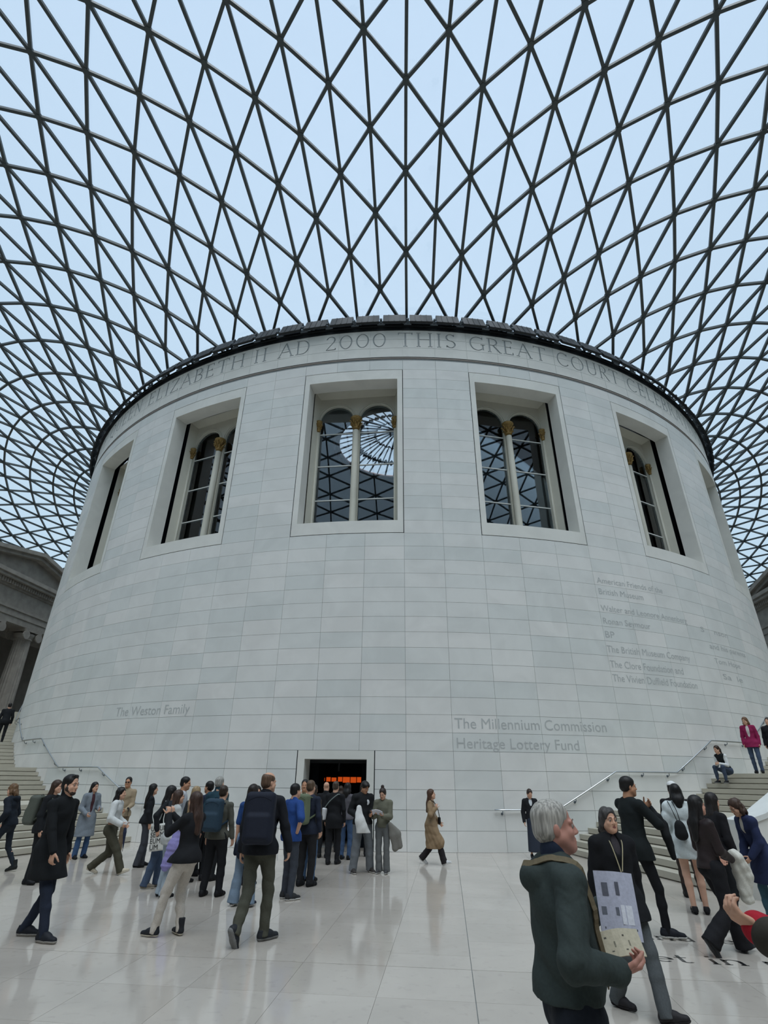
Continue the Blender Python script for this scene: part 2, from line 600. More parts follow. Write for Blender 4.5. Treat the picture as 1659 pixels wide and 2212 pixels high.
depth = [(.04 if lett[k] else .012) if cut[k] else 0.0 for k in range(len(of))]
edge_f = {}
for k, f in enumerate(of):
    mb.f.append(tuple(vid(i, depth[k]) for i in f))
    for a, b in zip(f, list(f[1:]) + [f[0]]):
        edge_f.setdefault((min(a, b), max(a, b)), []).append((k, a, b))
for (a, b), lst in edge_f.items():
    if len(lst) == 2 and depth[lst[0][0]] != depth[lst[1][0]]:
        hi, lo = (lst[0], lst[1]) if depth[lst[0][0]] < depth[lst[1][0]] else (lst[1], lst[0])
        mb.f.append((vid(hi[1], depth[hi[0]]), vid(hi[1], depth[lo[0]]), vid(hi[2], depth[lo[0]]), vid(hi[2], depth[hi[0]])))
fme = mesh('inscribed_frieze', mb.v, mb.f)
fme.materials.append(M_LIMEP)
fme.materials.append(M_CUTSHADE)
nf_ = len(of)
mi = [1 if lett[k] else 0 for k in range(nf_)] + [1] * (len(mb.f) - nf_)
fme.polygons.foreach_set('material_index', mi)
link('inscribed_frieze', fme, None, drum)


# ---- sans lettering on the wall face (thin inlaid letters, bent to the drum)
def text_mesh(txt, size=1.0, spacing=1.0):
    cu = bpy.data.curves.new('t', 'FONT')
    cu.body = txt
    cu.size = size
    cu.space_character = spacing
    cu.resolution_u = 3
    ob = bpy.data.objects.new('t', cu)
    COL.objects.link(ob)
    dg = bpy.context.evaluated_depsgraph_get()
    me = ob.evaluated_get(dg).to_mesh()
    v = np.array([q.co[:] for q in me.vertices])
    f = [tuple(p.vertices) for p in me.polygons]
    ob.evaluated_get(dg).to_mesh_clear()
    bpy.data.objects.remove(ob)
    bpy.data.curves.remove(cu)
    return v, f


def wall_text(txt, a0, a1, zbase, cap):
    v, f = text_mesh(txt)
    w0 = v[:, 0].min()
    wd = v[:, 0].max() - w0
    sc = cap / 0.70
    mb = MB()
    pts = []
    for q in v:
        a = a0 + (a1 - a0) * (q[0] - w0) / wd
        pts.append(cyl(R + .004, a, zbase + q[1] * sc))
    mb.add(pts, f)
    return mb.build('carved_lettering', M_LETTER, drum)


for args in (('The Weston Family', -21.6, -13.1, 3.64, .30), ('The Millennium Commission', 9.2, 22.0, 3.165, .30),
             ('Heritage Lottery Fund', 9.3, 19.25, 2.62, .29), ('American Friends of the', 23.7, 31.8, 8.18, .22),
             ('British Museum', 23.7, 28.9, 7.76, .22), ('Walter and Leonore Annenberg', 23.6, 34.4, 7.14, .22),
             ('Ronan Seymour', 23.6, 29.0, 6.68, .22), ('BP', 23.55, 24.55, 6.2, .23), ('The British Museum Company', 23.45, 33.4, 5.7, .23),
             ('The Clore Foundation and', 23.5, 32.0, 5.19, .24), ('The Vivien Duffield Foundation', 23.5, 33.5, 4.74, .24), ('S    nson', 36.4, 41.5, 6.95, .2), ('and his parents', 37.2, 44.6, 6.35, .2), ('Tom Hope', 37.4, 42.4, 5.8, .2), ('Sa  le', 38.2, 42.0, 5.25, .2)):
    wall_text(*args)

# ---- window surrounds and windows
WZ0, WZ1, WI0, WI1, WAO, WAI = 19 * CH, 34 * CH, 20 * CH, 33 * CH, 5.4, 4.8
sur = MB()
e = .065
for a0, a1, z0, z1 in ((-WAO + e, WAO - e, WZ0 + .024, WI0), (-WAO + e, WAO - e, WI1, WZ1 - .024), (-WAO + e, -WAI, WI0, WI1), (WAI, WAO - e, WI0, WI1)):
    sur.sector(a0, a1, R - .64, R, z0, z1, step=1.0)
surme = mesh('window_surround', sur.v, sur.f)
grv = MB()
for a0, a1, z0, z1 in ((-WAO, WAO, WZ0, WZ0 + .024), (-WAO, WAO, WZ1 - .024, WZ1), (-WAO, -WAO + e, WZ0, WZ1), (WAO - e, WAO, WZ0, WZ1)):
    grv.sector(a0, a1, R - .1, R - .025, z0, z1)
grvme = mesh('shadow_joint', grv.v, grv.f)
PW = 20.90           # plane of the old windows (local y = -PW)
YW = -PW


def arch_panel():
    """cream wall with two arched lights, built as strips"""
    mb = MB()
    y = YW - .02
    yb = YW + .22
    z0, z1, zs, ra = 9.9, 17.2, 15.72, .72

    def quad(x0, x1, za, zb):
        mb.add([(x0, y, za), (x1, y, za), (x1, y, zb), (x0, y, zb)], [(0, 1, 2, 3)])
    quad(-2.15, -1.6, z0, z1)
    quad(1.6, 2.15, z0, z1)
    quad(-.16, .16, z0, z1)
    quad(-1.6, -.16, 16.85, z1)
    quad(.16, 1.6, 16.85, z1)
    for cx in (-.88, .88):
        n = 20
        for i in range(n):
            a, b = math.pi * i / n, math.pi * (i + 1) / n
            p0, p1 = (cx + ra * math.cos(a), zs + ra * math.sin(a)), (cx + ra * math.cos(b), zs + ra * math.sin(b))
            mb.add([(p0[0], y, p0[1]), (p0[0], y, 16.85), (p1[0], y, 16.85), (p1[0], y, p1[1])], [(0, 1, 2, 3)])
            mb.add([(p0[0], y, p0[1]), (p1[0], y, p1[1]), (p1[0], yb, p1[1]), (p0[0], yb, p0[1])], [(0, 1, 2, 3)])
        for sx_ in (-ra, ra):
            mb.add([(cx + sx_, y, z0), (cx + sx_, yb, z0), (cx + sx_, yb, zs), (cx + sx_, y, zs)], [(0, 1, 2, 3)])
    return mb


def arch_mould():
    mb = MB()
    for cx in (-.88, .88):
        for r_, w_ in ((.75, .028), (.83, .022)):
            pts = [(cx + r_ * math.cos(math.pi * i / 20), YW - .03, 15.72 + r_ * math.sin(math.pi * i / 20)) for i in range(21)]
            mb.tube(pts, w_, 6)
    return mb


def capital(cx, half=False):
    mb = MB()
    z0, z1 = 15.08, 15.64
    mb.lathe([(.13, z0), (.16, z0 + .04), (.13, z0 + .08), (.14, z0 + .25), (.2, z0 + .42), (.26, z0 + .5), (.26, z1)], 12, (cx, YW - .14))
    for ring, (zr, rr, n) in enumerate(((z0 + .18, .17, 8), (z0 + .34, .22, 8))):
        for k in range(n):
            a = 2 * math.pi * (k + .5 * ring) / n
            c, s = math.cos(a), math.sin(a)
            mb.tube([(cx + (rr - .04) * c, YW - .14 + (rr - .04) * s, zr - .1), (cx + rr * c, YW - .14 + rr * s, zr), (cx + (rr + .06) * c, YW - .14 + (rr + .06) * s, zr + .05), (cx + (rr + .08) * c, YW - .14 + (rr + .08) * s, zr)],
                    [.035, .04, .03, .012], 5)
    return mb


def splay():
    """jamb and soffit boards between the old wall opening and its window"""
    mb = MB()
    ya, yb = -21.3, YW - .02
    for s in (-1, 1):
        mb.add([(s * 1.83, ya, 9.9), (s * 1.83, ya, 17.0), (s * 1.66, yb, 16.85), (s * 1.66, yb, 9.9)], [(0, 1, 2, 3)])
    mb.add([(-1.83, ya, 17.0), (1.83, ya, 17.0), (1.66, yb, 16.85), (-1.66, yb, 16.85)], [(0, 1, 2, 3)])
    return mb


pan = arch_panel()
mou = arch_mould()
spl = splay()
colm = MB().lathe([(.17, 9.95), (.14, 10.1), (.135, 12), (.12, 15.0)], 16, (0, YW - .14))
hcol = [MB().lathe([(.06, 9.95), (.05, 10.1), (.045, 15.05)], 12, (s * 1.655, YW - .07)) for s in (-1, 1)]
meshes = dict(arch_panel=mesh('arch_panel', pan.v, pan.f), arch_moulding=mesh('arch_moulding', mou.v, mou.f, True),
              jamb_lining=mesh('jamb_lining', spl.v, spl.f), column=mesh('column', colm.v, colm.f, True))
hc = [mesh('side_column', q.v, q.f, True) for q in hcol]
cpm = capital(0)
capme = mesh('capital', cpm.v, cpm.f, True)
hcp = []
for s in (-1, 1):
    q = capital(0)
    q.v = [(s * 1.66 + x_ * .6, YW - .07 + (y_ - YW + .14) * .5, 15.36 + (z_ - 15.36) * .95) for x_, y_, z_ in q.v]
    hcp.append(mesh('capital', q.v, q.f, True))
bars = []
for cx in (-.88, .88):
    for z in (11.78, 13.40, 15.02):
        bars.append(mesh('glazing_bar', *(lambda q: (q.v, q.f))(MB().box((cx - .72, YW + .06, z - .02), (cx + .72, YW + .12, z + .02)))))
panes = []
for cx in (-.88, .88):
    zs_ = [9.95, 11.78, 13.40, 15.02]
    for z0, z1 in zip(zs_[:-1], zs_[1:]):
        q = MB().box((cx - .72, YW + .08, z0 + .02), (cx + .72, YW + .1, z1 - .02))
        panes.append(mesh('window_pane', q.v, q.f))
    pts = [(cx - .72, 15.04), (cx + .72, 15.04)] + [(cx + .72 * math.cos(math.pi * i / 16), 15.72 + .72 * math.sin(math.pi * i / 16)) for i in range(17)]
    n = len(pts)
    q = MB().add([(x_, YW + .08, z_) for x_, z_ in pts] + [(x_, YW + .1, z_) for x_, z_ in pts],
                 [tuple(range(n)), tuple(range(2 * n - 1, n - 1, -1))] + [(i, (i + 1) % n, n + (i + 1) % n, n + i) for i in range(n)])
    panes.append(mesh('window_pane', q.v, q.f))
lintelme = None
for n_, k in enumerate(range(-3, 5)):
    W = empty('window_%d' % (n_ + 1), rz=rad(18 * k), kind='structure')
    link('window_surround', surme, M_LIMEP, W)
    link('shadow_joint', grvme, M_DARKJ, W)
    for nm, me in meshes.items():
        o = link(nm, me, M_CREAM, W)
        if nm == 'column':
            link('capital', capme, M_GOLD, o)
    for me, c_ in zip(hc, hcp):
        o = link('side_column', me, M_CREAM, W)
        link('capital', c_, M_GOLD, o)
    for me in bars:
        link('glazing_bar', me, M_BAR, W)
    for me in panes:
        link('window_pane', me, G_WIN, W)

# ---- what is behind: old drum, reading room dome with its glazed oculus
rr_ = empty('wall_reading_room', kind='structure')
mb = MB()
for c in range(-50, 50):
    k = (c + 1) % 5
    a0, a1 = 3.6 * c - 1.8, 3.6 * c + 1.8
    rws = ((0, 9.9), (17.0, 21.0)) if k < 3 else ((0, 21.0),)
    if c == 0:
        rws = ((3.0, 9.9), (17.0, 21.0))
    for z0, z1 in rws:
        mb.add([cyl(21.36, a0, z0), cyl(21.36, a1, z0), cyl(21.36, a1, z1), cyl(21.36, a0, z1)], [(0, 1, 2, 3)])
        mb.add([cyl(20.6, a0, z0), cyl(20.6, a1, z0), cyl(20.6, a1, z1), cyl(20.6, a0, z1)], [(0, 1, 2, 3)])
for k in range(-10, 10):
    a = 18 * k
    for s in (-1, 1):
        e0 = a + s * 5.75
        mb.add([cyl(21.5, e0, 9.5), cyl(20.6, e0, 9.5), cyl(20.6, e0, 17.4), cyl(21.5, e0, 17.4)], [(0, 1, 2, 3)])
        mb.add([cyl(R - .05, e0, 9.5), cyl(21.36, e0, 9.5), cyl(21.36, e0, 17.4), cyl(R - .05, e0, 17.4)], [(0, 1, 2, 3)])
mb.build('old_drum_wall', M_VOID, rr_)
prof = []
for i in range(25):
    t = i / 24
    a = rad(90) * t * .835
    prof.append((20.7 * math.cos(a) + .0, 17.0 + 11.7 * math.sin(a)))
mb = MB()
n = 80
for i, (r_, z_) in enumerate(prof):
    for k in range(n):
        a = 2 * math.pi * k / n
        mb.v.append((r_ * math.cos(a), r_ * math.sin(a), z_))
for i in range(len(prof) - 1):
    for k in range(n):
        mb.f.append((i * n + k, i * n + (k + 1) % n, (i + 1) * n + (k + 1) % n, (i + 1) * n + k))
mb.build('dome_lining', M_DOME, rr_, smooth=True)
re_, ze_ = prof[-1]
ocu = empty('window_9', (0, 0, 0), kind='structure')
RO = re_
ZO, ZC = ze_ + .05, ze_ + 1.7


def oz(r_):
    return ZC - (ZC - ZO) * (r_ / RO) ** 1.3


mb = MB()
for rr1, w_ in ((RO, .16), (RO + .35, .1)):
    pts = [(rr1 * math.cos(2 * math.pi * k / 60), rr1 * math.sin(2 * math.pi * k / 60), ZO - (.1 if w_ < .15 else 0)) for k in range(61)]
    mb.tube(pts, w_, 8, False)
mb.build('rim', mat('pale_rim_plaster', (190, 170, 165), .7), ocu, smooth=True)
mb = MB().lathe([(.5, ZC - .12), (.62, ZC), (.4, ZC + .15)], 16)
mb.build('hub', M_OCUL, ocu)
for k in range(40):
    a = 2 * math.pi * k / 40
    r_in = .5 if k % 2 == 0 else 1.9
    pts = [(r_ * math.cos(a), r_ * math.sin(a), oz(r_)) for r_ in np.linspace(r_in, RO, 7)]
    MB().tube(pts, .085 if k % 2 == 0 else .055, 5).build('rib', M_OCUL, ocu)
for k in range(20):
    a0, a1 = 2 * math.pi * (k - .5) / 20, 2 * math.pi * (k + .5) / 20
    am = (a0 + a1) / 2
    r0, r1 = 1.9, 2.2
    MB().tube([(r0 * math.cos(a0), r0 * math.sin(a0), oz(r0)), (r1 * math.cos(am), r1 * math.sin(am), oz(r1)), (r0 * math.cos(a1), r0 * math.sin(a1), oz(r0))], .05, 5).build('ring_bar', M_OCUL, ocu)
for k in range(40):
    a = 2 * math.pi * (k + .5) / 40
    c, s = math.cos(a), math.sin(a)
    r0 = 3.75
    z_ = oz(r0) - .02
    q = [((r0 - .3) * c, (r0 - .3) * s), (r0 * c - .24 * s, r0 * s + .24 * c), ((r0 + .3) * c, (r0 + .3) * s), (r0 * c + .24 * s, r0 * s - .24 * c)]
    MB().add([(x_, y_, oz(math.hypot(x_, y_)) - .05) for x_, y_ in q] + [(x_, y_, oz(math.hypot(x_, y_)) + .05) for x_, y_ in q],
             [(3, 2, 1, 0), (4, 5, 6, 7), (0, 1, 5, 4), (1, 2, 6, 5), (2, 3, 7, 6), (3, 0, 4, 7)]).build('diamond_boss', M_OCUL, ocu)
for k in range(20):
    a0, a1 = 2 * math.pi * k / 20, 2 * math.pi * (k + 1) / 20
    rs = np.linspace(.45, RO, 6)
    v = [(r_ * math.cos(a), r_ * math.sin(a), oz(r_) + .06) for r_ in rs for a in (a0, a1)]
    MB().add(v, [(2 * i, 2 * i + 1, 2 * i + 3, 2 * i + 2) for i in range(5)]).build('oculus_pane', G_OCU, ocu)

# ---- the doorway
door = empty('door_1', kind='structure')
mb = MB()
for a0, a1, z0, z1 in ((-DOOR_O, -DOOR_I, 0, 2.53), (DOOR_I, DOOR_O, 0, 2.53), (-DOOR_I, DOOR_I, 2.296, 2.53)):
    mb.sector(a0, a1, R - .62, R, z0, z1, step=.8)
mb.build('door_surround', M_LIMEP, door)
mb = MB()
for s in (-1, 1):
    a0, a1 = sorted((s * DOOR_O, s * (DOOR_O + .075)))
    mb.sector(a0, a1, R - .1, R - .012, 0, 2.558)
mb.sector(-DOOR_O - .075, DOOR_O + .075, R - .1, R - .012, 2.53, 2.558)
mb.build('shadow_joint', M_DARKJ, door)
mb = MB()
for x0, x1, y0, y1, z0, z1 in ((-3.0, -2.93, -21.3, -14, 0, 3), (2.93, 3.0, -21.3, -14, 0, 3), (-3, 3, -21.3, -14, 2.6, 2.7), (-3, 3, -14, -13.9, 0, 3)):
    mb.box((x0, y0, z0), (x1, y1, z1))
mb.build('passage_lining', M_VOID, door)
mb = MB()
for x0, x1, z0, z1 in ((-.93, -.9, 0, 2.29), (.9, .93, 0, 2.29), (-.93, .93, 2.2, 2.29), (-.025, .025, 1.98, 2.2)):
    mb.box((x0, -21.62, z0), (x1, -21.56, z1))
mb.build('door_frame', M_GALL, door)
M_GLOW = mat('lit_orange_exhibit_panel', (236, 92, 30), .5, emit=.55, var=.35, scale=3)
disp = empty('exhibit_display', (-.38, -19.4, 0), label='dark exhibit case with a lit orange band inside the doorway', cat='display')
MB().box((-.9, -.02, 0), (.9, .1, 2.45)).build('case', M_VOID, disp)
for x0, x1, z0, z1 in ((-.76, -.7, 1.68, 1.83), (-.64, -.5, 1.7, 1.8), (-.44, -.3, 1.69, 1.82), (-.26, -.1, 1.69, 1.81), (-.04, .1, 1.69, 1.83), (.13, .36, 1.66, 1.83), (.39, .58, 1.66, 1.83), (.61, .75, 1.67, 1.83)):
    MB().box((x0, -.05, z0), (x1, -.02, z1)).build('lit_panel', M_GLOW, disp)

# ---- gallery at the head of the drum
gal = empty('roof_gallery', label='dark metal gallery ring with a row of tilted floodlight boxes on top of the drum', cat='gallery')
mb = MB().sector(-180, 180, 21.6, R + .03, 19.46, 19.66, step=2).sector(-180, 180, 21.6, R + .10, 19.66, 19.76, step=2)
mb.build('ring_beam', M_GALL, gal)
bx = MB()
# one box in local coordinates around azimuth 0: inclined slab
ca = 1.27
for a0, a1 in ((-ca, ca),):
    nseg = 2
    v = []
    sec = ((22.56, 19.56), (22.66, 19.60), (22.36, 20.30), (22.24, 20.26))
    for a in (a0, a1):
        v += [cyl(r_, a, z_) for r_, z_ in sec]
    bx.add(v, [(0, 4, 5, 1), (1, 5, 6, 2), (2, 6, 7, 3), (3, 7, 4, 0), (3, 2, 1, 0), (4, 5, 6, 7)])
    for i in range(1, 4):
        a = a0 + (a1 - a0) * i / 4
        for s in (-.03,):
            v = [cyl(22.67, a - .04, 19.62), cyl(22.67, a + .04, 19.62), cyl(22.38, a + .04, 20.3), cyl(22.38, a - .04, 20.3)]
            bx.add(v, [(0, 1, 2, 3)])
boxme = mesh('floodlight_box', bx.v, bx.f)
br = MB().sector(-.14, .14, R - .3, 22.62, 19.76, 19.82).sector(-.1, .1, 22.26, 22.34, 19.78, 20.0).sector(-.42, .42, R, R + .16, 19.69, 19.76)
brme = mesh('bracket', br.v, br.f)
pm = MB().tube([cyl(22.1, 0, 19.7), cyl(21.6, 0, 20.6)], .05, 8)
pome = mesh('roof_post', pm.v, pm.f)
for k in range(-24, 28):
    for nm, me, m_, off in (('floodlight_box', boxme, M_GALL, 1.5), ('bracket', brme, M_GALL2, 0.0)):
        o = link(nm, me, m_, gal)
        o.rotation_euler[2] = rad(3 * k + off)
    if k % 2 == 0:
        o = link('roof_post', pome, M_STEEL, gal)
        o.rotation_euler[2] = rad(3 * k)

# ------------------------------------------------------------------ the glass roof
RA, RB, RC, RD, HC, HE = 22.245, 36.625, 46.025, 51.125, 20.955, 19.71
GS = [27.999, 1.92, 3.31, 4.172, -1.374, 6.756, -5.635, -6.638, 1.828, 3.789, 2.427, 1.901, -0.492, -0.62, -18.51, -2.262, 12.418, 2.558]
NJ = 28


def roof_z(x, y):
    x = max(-RB + 1e-4, min(RB - 1e-4, x))
    y = max(-RD + 1e-4, min(RC - 1e-4, y))
    r = math.hypot(x, y)
    ct, st_ = x / r, y / r
    c2 = ct * ct - st_ * st_
    psi = (1 - x / RB) * (1 + x / RB) * (1 - y / RC) * (1 + y / RD)
    eta = psi / ((1 - RA * x / (r * RB)) * (1 + RA * x / (r * RB)) * (1 - RA * y / (r * RC)) * (1 + RA * y / (r * RD)))
    al = (r / RA - 1) * psi
    A, B, C = (1 + c2) / 2, (1 - c2) / 2 + st_, (1 - c2) / 2 - st_
    z2 = al * (.5 * ((35 + 10 * psi) * A + 12 * B + (7.5 + 12 * psi) / 2 * C - 1.6) - 10 * A + 10 * (.5 * B * (1 - 3 * al)) ** 2 + 2.5 * (.5 * C * (r / RA - 1)) ** 2)
    q = lambda u, v: math.hypot(u, v) / (u * v)
    bm, bp, cm, dp = RB - x, RB + x, RC - y, RD + y
    be = (1 - RA / r) / (q(bm, cm) + q(bm, dp) + q(bp, cm) + q(bp, dp))
    z3 = be * (.5 * (3.5 * A + 1.5 * (1 - c2) + .3 * st_) + 1.05 * (math.exp(-14 * bm / RB) + math.exp(-14 * bp / RB)) * (math.exp(-14 * cm / RC) + math.exp(-14 * dp / RD)))
    return (HC - HE) * eta + HE + z2 + z3


def rim_pt(i):
    i = ((i + 60) % 120) - 60
    s, i = (1 if i >= 0 else -1), abs(i)
    if i <= 15:
        x, y = RB * i / 15, -RD
    elif i <= 45:
        x, y = RB, -RD + (RC + RD) * (i - 15) / 30
    else:
        x, y = RB * (60 - i) / 15, RC
    return s * x, y


def roof_node(i, j):
    a = rad(3 * (((i + 60) % 120) - 60))
    er, et = np.array([math.sin(a), -math.cos(a)]), np.array([math.cos(a), math.sin(a)])
    V = sum((GS[k] * math.cos(k * a) for k in range(5))) * er + sum((GS[4 + k] * math.sin(k * a) for k in range(1, 5))) * et
    Wv = sum((GS[9 + k] * math.cos(k * a) for k in range(5))) * er + sum((GS[13 + k] * math.sin(k * a) for k in range(1, 5))) * et
    t = j / NJ
    A, B = 21.6 * er, np.array(rim_pt(i))
    P = A + V * t + Wv * t * t + (B - A - V - Wv) * t ** 3
    x, y = float(np.clip(P[0], -RB, RB)), float(np.clip(P[1], -RD, RC))
    if j == 0:
        return (21.35 * er[0], 21.35 * er[1], 20.5)
    return (x, y, roof_z(x, y))


NODE = {(i, j): np.array(roof_node(i, j)) for i in range(120) for j in range(NJ + 1) if (i + j) % 2 == 0}
roof = empty('ceiling', kind='structure')
bars_, tris_ = [], []
for (i, j), P in NODE.items():
    for di, dj in ((1, 1), (-1, 1), (0, 2)):
        k = ((i + di) % 120, j + dj)
        if k in NODE:
            bars_.append((P, NODE[k]))
    l_, r__ = ((i - 1) % 120, j + 1), ((i + 1) % 120, j + 1)
    if (i, j + 2) in NODE:
        if l_ in NODE:
            tris_.append((P, NODE[(i, j + 2)], NODE[l_]))
        if r__ in NODE:
            tris_.append((P, NODE[r__], NODE[(i, j + 2)]))
for i in range(120):          # edge panes and edge bars at the outer boundary
    j = NJ - 1 if i % 2 else NJ
    a, b = (i, NJ), ((i + 2) % 120, NJ)
    if i % 2 == 0:
        bars_.append((NODE[a], NODE[b]))
        bars_.append((NODE[(i, 0)], NODE[((i + 2) % 120, 0)]))
        tris_.append((NODE[((i + 1) % 120, NJ - 1)], NODE[b], NODE[a]))
        tris_.append((NODE[((i + 1) % 120, 1)], NODE[(i, 0)], NODE[((i + 2) % 120, 0)]))
TANX, TANY = 1659 / 2 / F_PX, 2212 / 2 / F_PX
FW = np.array([math.sin(YAW) * math.cos(PITCH), math.cos(YAW) * math.cos(PITCH), math.sin(PITCH)])
RT = np.array([math.cos(YAW), -math.sin(YAW), 0])
UP = np.cross(RT, FW)


def shown(P):
    d = P - CAM
    z = d @ FW
    if z < 1:
        return 0
    if abs(d @ RT / z) > TANX or abs(d @ UP / z) > TANY:
        return 0
    if math.hypot(P[0], P[1]) < 22.3:
        return 0
    return 1 / (z * z)


def area2(P):
    q = [((p - CAM) @ RT / max(.5, (p - CAM) @ FW), (p - CAM) @ UP / max(.5, (p - CAM) @ FW)) for p in P]
    if len(q) == 2:
        return math.hypot(q[0][0] - q[1][0], q[0][1] - q[1][1])
    return abs((q[1][0] - q[0][0]) * (q[2][1] - q[0][1]) - (q[2][0] - q[0][0]) * (q[1][1] - q[0][1]))


bars_.sort(key=lambda b: -area2(b) if shown((b[0] + b[1]) / 2) else 0)
tris_.sort(key=lambda b: -area2(b) if shown((b[0] + b[1] + b[2]) / 3) else 0)
BW, BD = .060, .135


def bar_matrix(a, b):
    t = b - a
    l = np.linalg.norm(t)
    t = t / l
    s = np.cross(t, [0, 0, 1.0])
    s /= np.linalg.norm(s)
    n = np.cross(s, t)
    m = Matrix.Identity(4)
    for i in range(3):
        m[i][0], m[i][1], m[i][2], m[i][3] = s[i], t[i] * l, n[i], a[i]
    return m


q = MB().box((-BW, 0, -BD), (BW, 1, -.015))
barme = mesh('roof_bar', q.v, q.f)
rest = MB()
for k, (a, b) in enumerate(bars_):
    m = bar_matrix(a, b)
    if k < 300:
        o = link('roof_bar', barme, M_STEEL, roof)
        o.matrix_world = m
    else:
        rest.box((-BW, 0, -BD), (BW, 1, -.015), m)
rest.build('roof_bars', M_STEEL, roof, kind='stuff')
nd = MB()
for (i, j), P in NODE.items():
    r_ = .13
    z_ = P[2]
    v = [(P[0] + r_ * math.cos(rad(60 * k + 30)), P[1] + r_ * math.sin(rad(60 * k + 30)), z_ - d) for d in (.15, .012) for k in range(6)]
    nd.add(v, [tuple(range(6))] + [(k, (k + 1) % 6, 6 + (k + 1) % 6, 6 + k) for k in range(6)])
nd.build('node_castings', M_STEEL, roof, kind='stuff')


def pane(P):
    c = sum(P) / 3
    Q = [p + (c - p) * .012 for p in P]
    return [tuple(q) for q in Q] + [(q[0], q[1], q[2] + .02) for q in Q], [(2, 1, 0), (3, 4, 5), (0, 1, 4, 3), (1, 2, 5, 4), (2, 0, 3, 5)]


rest = MB()
for k, P in enumerate(tris_):
    v, f = pane(P)
    if k < 300:
        link('glass_pane', mesh('glass_pane', v, f), G_ROOF, roof)
    else:
        rest.add(v, f)
rest.build('glass_panes', G_ROOF, roof, kind='stuff')

# ------------------------------------------------------------------ court walls and porticoes
for nm, lo, hi in (('wall_west', (-37.4, -51.4, 0), (-36.62, 46.2, 19.7)), ('wall_east', (36.62, -51.4, 0), (37.4, 46.2, 19.7)),
                   ('wall_south', (-37.4, -52.0, 0), (37.4, -51.13, 19.7)), ('wall_north', (-37.4, 46.05, 0), (37.4, 46.8, 19.7))):
    MB().box(lo, hi).build(nm, M_WALLS, kind='structure')


